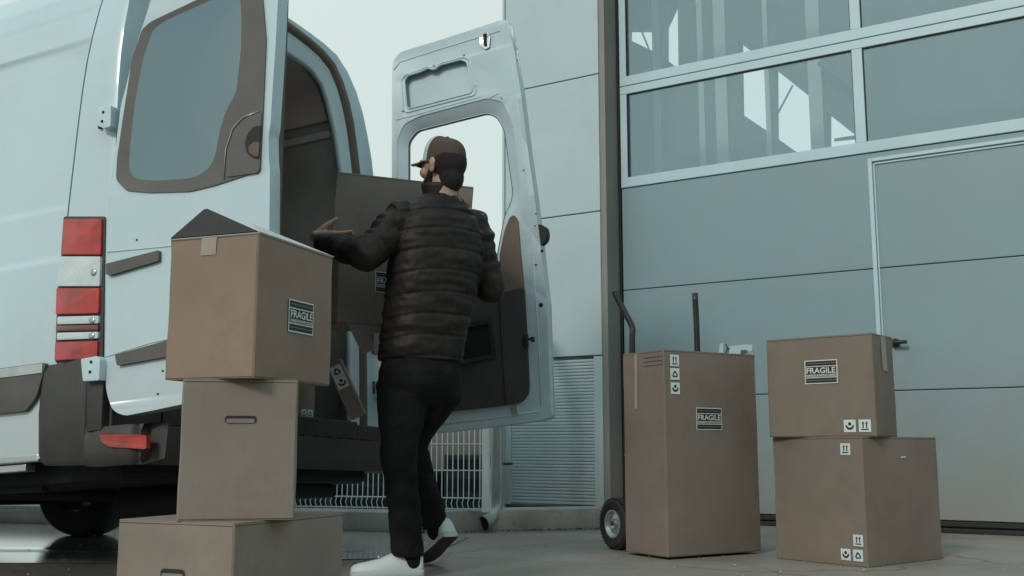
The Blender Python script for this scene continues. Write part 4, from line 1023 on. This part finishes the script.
chain(b, [shL, elL, wrL], [.055, .040, .027]); chain(b, [shR, elR, wrR], [.055, .040, .027])
chain(b, [hipL, knL, anL], [.085, .055, .038]); chain(b, [hipR, knR, anR], [.085, .055, .038])
capsule(b, anL, .034, anL + Vector((-.02, .0, -.05)), .028); pass
def hand(wr, fdir, pn, up_, curl=.25, thumb_dir=None):
    """fdir = finger direction, up_ = from little finger to index, pn = palm normal"""
    fdir = Vector(fdir).normalized(); up_ = Vector(up_); up_ = (up_ - fdir * up_.dot(fdir)).normalized(); pn = fdir.cross(up_) * (1 if Vector(pn).dot(fdir.cross(up_)) > 0 else -1)
    for k in range(5):
        o_ = (k - 2) * .0165; capsule(b, wr + fdir * .005 + up_ * o_ * .7, .0145, wr + fdir * .085 + up_ * o_, .0125, 10)
    Ls = [.068, .080, .088, .080]
    for k in range(4):
        o_ = (k - 1.5) * .0205; p = wr + fdir * .085 + up_ * o_; d = (fdir + up_ * (k - 1.5) * .05).normalized(); L_ = Ls[k] * 1.0; rr = [.0108, .0102, .0093, .0084]; pts = [p]
        for j, f_ in enumerate((.44, .31, .25)):
            ang = curl * (j + .6); dd = (d * math.cos(ang) + pn * math.sin(ang)); pts.append(pts[-1] + dd * L_ * f_)
        chain(b, pts, rr)
    td2 = Vector(thumb_dir).normalized() if thumb_dir else (fdir * .6 + up_ * .8).normalized()
    t0 = wr + fdir * .012 + up_ * .018; t1 = t0 + td2 * .046; t2 = t1 + (td2 * .9 + fdir * .22).normalized() * .036; t3 = t2 + (td2 * .85 + fdir * .35).normalized() * .030
    chain(b, [t0, t1, t2, t3], [.0165, .0135, .0115, .0095])
# left hand: fingers up along the box's side, thumb low towards its front
hl0 = at(315, 236, 4.49); hl1 = at(337, 218, 4.575)
hand(at(313, 236, 4.50), Vector((.93, .36, .06)), Vector((0, 0, 1)), Vector((.3, -.9, .25)), .06, Vector((.66, .12, .70)))
hr0 = wrR; hand(hr0, Vector((-.75, .5, .25)), Vector((0, 0, 1)), Vector((-.3, -.7, .2)), .18, Vector((-.5, -.3, .2)))
body = remesh('body', b, M['skin'], .0042, man, 3)
# eyes
for s_ in (-1, 1):
    b = bmesh.new(); ellip(b, H(.074, .031 * s_, .012), (HF * .0125, HR * .0125, UP * .0125), 8); o = finish('eye', b, M['eyew'], man, smooth=True); o.data.transform(MI)
# hair and beard
b = bmesh.new(); ellip(b, H(-.030, 0, .012), (HF * .088, HR * .083, UP * .085)); ellip(b, H(-.052, 0, -.052), (HF * .052, HR * .062, UP * .070))
remesh('hair', b, M['beard'], .005, man, 3, lambda p, n: noise.noise(p * 160) * .0016)
b = bmesh.new(); ellip(b, H(.035, 0, -.075), (HF * .055, HR * .056, UP * .042)); ellip(b, H(.058, 0, -.090), (HF * .036, HR * .034, UP * .034))
for s_ in (-1, 1): capsule(b, H(.006, .066 * s_, -.025), .012, H(.03, .052 * s_, -.07), .02)
remesh('beard', b, M['beard'], .005, man, 3, lambda p, n: noise.noise(p * 90) * .003)
# cap: crown loft, pale front panel, brim
CT = R(9)
cF = (HF * math.cos(CT) + UP * math.sin(CT)).normalized(); cU = HR.cross(cF).normalized(); cU = cU if cU.z > 0 else -cU
cc = H(-.016, 0, .036)
capo = bpy.data.objects.new('cap', None); COL.objects.link(capo); capo.parent = man
def crown(b, th0, th1, off, nph=14, nt=40, low=-.10):
    grid = []
    for i in range(nph + 1):
        ph = math.pi / 2 * i / nph
        row = []
        for j in range(nt + 1):
            t = th0 + (th1 - th0) * j / nt
            rr = math.cos(ph) ** .72 if i < nph else 0
            front = max(0, math.cos(t)); zz = math.sin(ph) ** .9 * (.088 + .020 * front * math.sin(ph * 2))
            seam = 1 - .012 * (abs(math.cos(t * 3)) ** 14)
            row.append(b.verts.new(cc + (cF * math.cos(t) * .098 + HR * math.sin(t) * .083) * rr * seam * (1 + off) + cU * (zz * (1 + off) - .0)))
        grid.append(row)
    for r0, r1 in zip(grid, grid[1:]):
        for j in range(nt): b.faces.new((r0[j], r0[j+1], r1[j+1], r1[j]))
    # lower skirt
    sk = [b.verts.new(v.co - cU * (.034 + .016 * max(0, -math.cos(th0 + (th1 - th0) * j / nt))) * (1 if off < .02 else .75)) for j, v in enumerate(grid[0])]
    for j in range(nt): b.faces.new((sk[j], sk[j+1], grid[0][j+1], grid[0][j]))
b = bmesh.new(); crown(b, -math.pi, math.pi, 0); bmesh.ops.remove_doubles(b, verts=b.verts[:], dist=.0008); o = finish('crown', b, M['cap'], capo, smooth=True); o.data.transform(MI)
b = bmesh.new(); crown(b, R(-72), R(72), .035, nt=24); bmesh.ops.remove_doubles(b, verts=b.verts[:], dist=.0008); o = finish('front_panel', b, M['capw'], capo, smooth=True); o.data.transform(MI)
b = bmesh.new(); spin(b, [(0, .006), (.007, .004), (.008, 0)], cc + cU * .091, cU, 12)
o = finish('button', b, M['cap'], capo, smooth=True); o.data.transform(MI)
b = bmesh.new(); rows = []
for i in range(9):
    t = R(-62 + i * 124 / 8); row = []
    for j in range(5):
        q = j / 4; ext = .073 * q * (math.cos(t * .85) ** .5)
        p = cc + cF * (math.cos(t) * .099 + ext) + HR * math.sin(t) * (.083 + .002 * q) - cU * (.018 + .010 * q + .018 * (math.sin(t) ** 2) * (.4 + q))
        row.append(p)
    rows.append(row)
for off in (0, -.0055):
    G_ = [[b.verts.new(p + cU * off) for p in row] for row in rows]
    for r0, r1 in zip(G_, G_[1:]):
        for j in range(4): b.faces.new((r0[j], r0[j+1], r1[j+1], r1[j]))
    if off == 0: G0 = G_
per = lambda g: [g[i][4] for i in range(9)]
A_, B_ = per(G0), per(G_)
for k in range(8): b.faces.new((A_[k], A_[k+1], B_[k+1], B_[k]))
o = finish('brim', b, M['cap'], capo, smooth=True); o.data.transform(MI)

# jacket
b = bmesh.new()
hem = at(421, 361, 4.45)
w1 = at(424, 335, 4.45); w2 = at(430, 300, 4.45); w3 = at(436, 262, 4.45); w4 = at(438, 232, 4.45); w5 = at(439, 212, 4.45); w6 = at(440, 199, 4.44)
loft(b, [(hem, RT * .180, FW * .140), (hem + UP * .03, RT * .188, FW * .145), (w1, RT * .186, FW * .145), (w2, RT * .196, FW * .150), (w3, RT * .214, FW * .150), (w4, RT * .214, FW * .138), (w5, RT * .178, FW * .112), (w6, RT * .095, FW * .082), (w6 + UP * .02, RT * .070, FW * .070)], n=40, pw=2.4)
chain(b, [shL - UP * .005, elL - UP * .005], [.083, .072]); chain(b, [elL, elL.lerp(wrL, .5), wrL - (wrL - elL) * .10], [.070, .060, .044])
chain(b, [shR - UP * .005, elR], [.083, .068]); chain(b, [elR, wrR - (wrR - elR) * .1], [.066, .048])
zh = hem.z
def seg_d(p, a, c):
    t = max(0, min(1, (p - a).dot(c - a) / (c - a).length_squared)); return (p - a.lerp(c, t)).length, t
def jdisp(p, n):
    dl1, t1 = seg_d(p, shL, elL); dl2, t2 = seg_d(p, elL, wrL); dr1, t3 = seg_d(p, shR, elR); dr2, t4 = seg_d(p, elR, wrR)
    m_ = min(dl1, dl2, dr1, dr2); q = p - hem; tor = abs(q.dot(RT)) < .155 + .02
    d = 0
    if m_ < .10 and not tor or m_ < .06:
        L1 = (elL - shL).length; L2 = (wrL - elL).length
        if m_ == dl1: s_ = t1 * L1
        elif m_ == dl2: s_ = L1 + t2 * L2
        elif m_ == dr1: s_ = t3 * .28
        else: s_ = .28 + t4 * .3
        d += noise.noise(Vector((s_ * 26, p.z * 9, 3.1))) * .012 + noise.noise(p * 22) * .006
        ph = (s_ / .085) % 1.0; e_ = min(ph, 1 - ph) * .085; d -= .003 * math.exp(-(e_ / .007) ** 2)
    else:
        z = p.z - zh + .018 * math.sin(p.x * 7) + .012 * noise.noise(p * 4)
        ph = (z / .088) % 1.0; e_ = min(ph, 1 - ph) * .088
        d += .002 * math.sin(math.pi * ph) ** .6 - .0045 * math.exp(-(e_ / .006) ** 2)
        d += noise.noise(Vector((p.x * 9, p.y * 9, p.z * 34))) * .007 + noise.noise(p * 38) * .0025
    return d
remesh('jacket', b, M['jacket'], .0055, man, 5, jdisp)
b = bmesh.new(); cb = w6 + UP * .02
rg = []
for k in range(4):
    zz = k * .016 - .010; s_ = .074 + .003 * k
    rg.append([b.verts.new(cb + UP * zz + HF * .0 + RT * math.cos(t) * s_ + FW * math.sin(t) * s_ * 1.0 + UP * .006 * math.sin(t)) for t in [j * math.pi / 18 for j in range(36)]])
rg.append([b.verts.new(v.co - (v.co - cb - UP * .07).normalized() * .010) for v in rg[-1]])
for r0, r1 in zip(rg, rg[1:]):
    for k in range(36): b.faces.new((r0[k], r0[(k+1) % 36], r1[(k+1) % 36], r1[k]))
o = finish('collar', b, M['jacket'], man, smooth=True); o.data.transform(MI)

# trousers
b = bmesh.new()
loft(b, [(hem + UP * .06, RT * .160, FW * .120), (pel, RT * .182, FW * .140), (pel - UP * .06, RT * .180, FW * .136), (pel - UP * .11, RT * .150, FW * .11), (pel - UP * .15, RT * .09, FW * .07)], n=32, pw=2.2)
chain(b, [hipL - UP * .04, hipL.lerp(knL, .5), knL, knL.lerp(anL, .5), anL - UP * .04], [.116, .096, .076, .068, .068])
chain(b, [hipR - UP * .04, hipR.lerp(knR, .5), knR, knR.lerp(anR, .5), anR - UP * .03], [.116, .090, .069, .062, .062])
def tdisp(p, n):
    k = math.exp(-((p.z - .22) / .16) ** 2) + .6 * math.exp(-((p.z - knL.z) / .10) ** 2) + .4 * math.exp(-((p.z - .80) / .08) ** 2)
    return noise.noise(Vector((p.x * 12 + p.z * 9, p.y * 9, p.z * 12 - p.x * 9))) * .010 * (.3 + k) + noise.noise(p * 30) * .002
def hemcut(p):
    zc = .085 if (p - anL).length < (p - anR).length else .178 + (p.x - anR.x) * .25
    if p.z < zc: return Vector((p.x, p.y, zc - (zc - p.z) * .12))
    return p
remesh('trousers', b, M['jeans'], .006, man, 16, tdisp, hemcut)
b = bmesh.new()
pc = at(398, 385, 4.245)
for q in ([(383, 372), (384, 392), (396, 402), (408, 394), (409, 374)], [(384, 380), (392, 385), (400, 385), (409, 381)]):
    pass
b.free()

# socks
for p0, p1 in ((anL, anL + Vector((.02, 0, -.07))), (anR, anR + Vector((0, -.02, -.03)))):
    b = bmesh.new(); capsule(b, p0, .045, p1, .042, 18); o = finish('sock', b, M['jeans'], man, smooth=True); o.data.transform(MI)
# shoes
def shoe(heel, toe, upn, label=None, dark=False):
    f = (toe - heel); L_ = f.length; f.normalize(); u_ = (Vector(upn) - f * Vector(upn).dot(f)).normalized(); s_ = f.cross(u_)
    g = bpy.data.objects.new('shoe', None); COL.objects.link(g); g.parent = man
    st = [(0, .030, .060), (.03, .036, .075), (.12, .038, .083), (.28, .038, .085), (.45, .041, .072), (.62, .047, .052), (.78, .048, .042), (.90, .042, .036), (.97, .028, .028), (1.0, .010, .018)]
    b = bmesh.new(); prev = None
    for t, w_, h_ in st:
        c = heel + f * (L_ * t) + u_ * .020; cur = []
        for k in range(20):
            a_ = k * 2 * math.pi / 20; x = math.cos(a_); y = math.sin(a_); x = math.copysign(abs(x) ** .8, x)
            cur.append(b.verts.new(c + s_ * x * w_ + u_ * (h_ * max(y, -.12) if y > 0 else h_ * .12 * y)))
        if prev:
            for k in range(20): b.faces.new((prev[k], prev[(k+1) % 20], cur[(k+1) % 20], cur[k]))
        else: b.faces.new(cur)
        prev = cur
    b.faces.new(prev); o = finish('upper', b, M['shoe'], g, auto=60); o.data.transform(MI)
    b = bmesh.new(); prev = None
    for t, w_, h_ in st:
        c = heel + f * (L_ * (t * 1.02 - .01)); w2_ = w_ + .004; cur = [b.verts.new(c + s_ * x * w2_ + u_ * z) for x, z in ((-1, .004), (-.95, 0), (.95, 0), (1, .004), (1, .022), (.9, .026), (-.9, .026), (-1, .022))]
        if prev:
            for k in range(8): fc = b.faces.new((prev[k], prev[(k+1) % 8], cur[(k+1) % 8], cur[k])); fc.material_index = 1 if k in (0, 1, 2) else 0
        else: b.faces.new(cur)
        prev = cur
    b.faces.new(prev); o = finish('sole', b, None, g, mats=[M['sole'], M['dsole']], auto=60); o.data.transform(MI)
    b = bmesh.new()
    for k in range(5):
        t = .36 + k * .065; c = heel + f * (L_ * t) + u_ * (.020 + [.086, .082, .075, .067, .059][k]); tube(b, [c - s_ * .022, c + u_ * .003, c + s_ * .022], .003, 6)
    o = finish('lace', b, M['shoe'], g, smooth=True); o.data.transform(MI)
shoe(Vector((anL.x + .060, anL.y + .01, .002)), Vector((anL.x - .225, anL.y - .05, .002)), (0, 0, 1))
sh_h = at(451, 537, 4.68); sh_t = hit(424, 563, (0, 0, .004), UP)
shoe(sh_h, sh_t, (0, 0, 1))
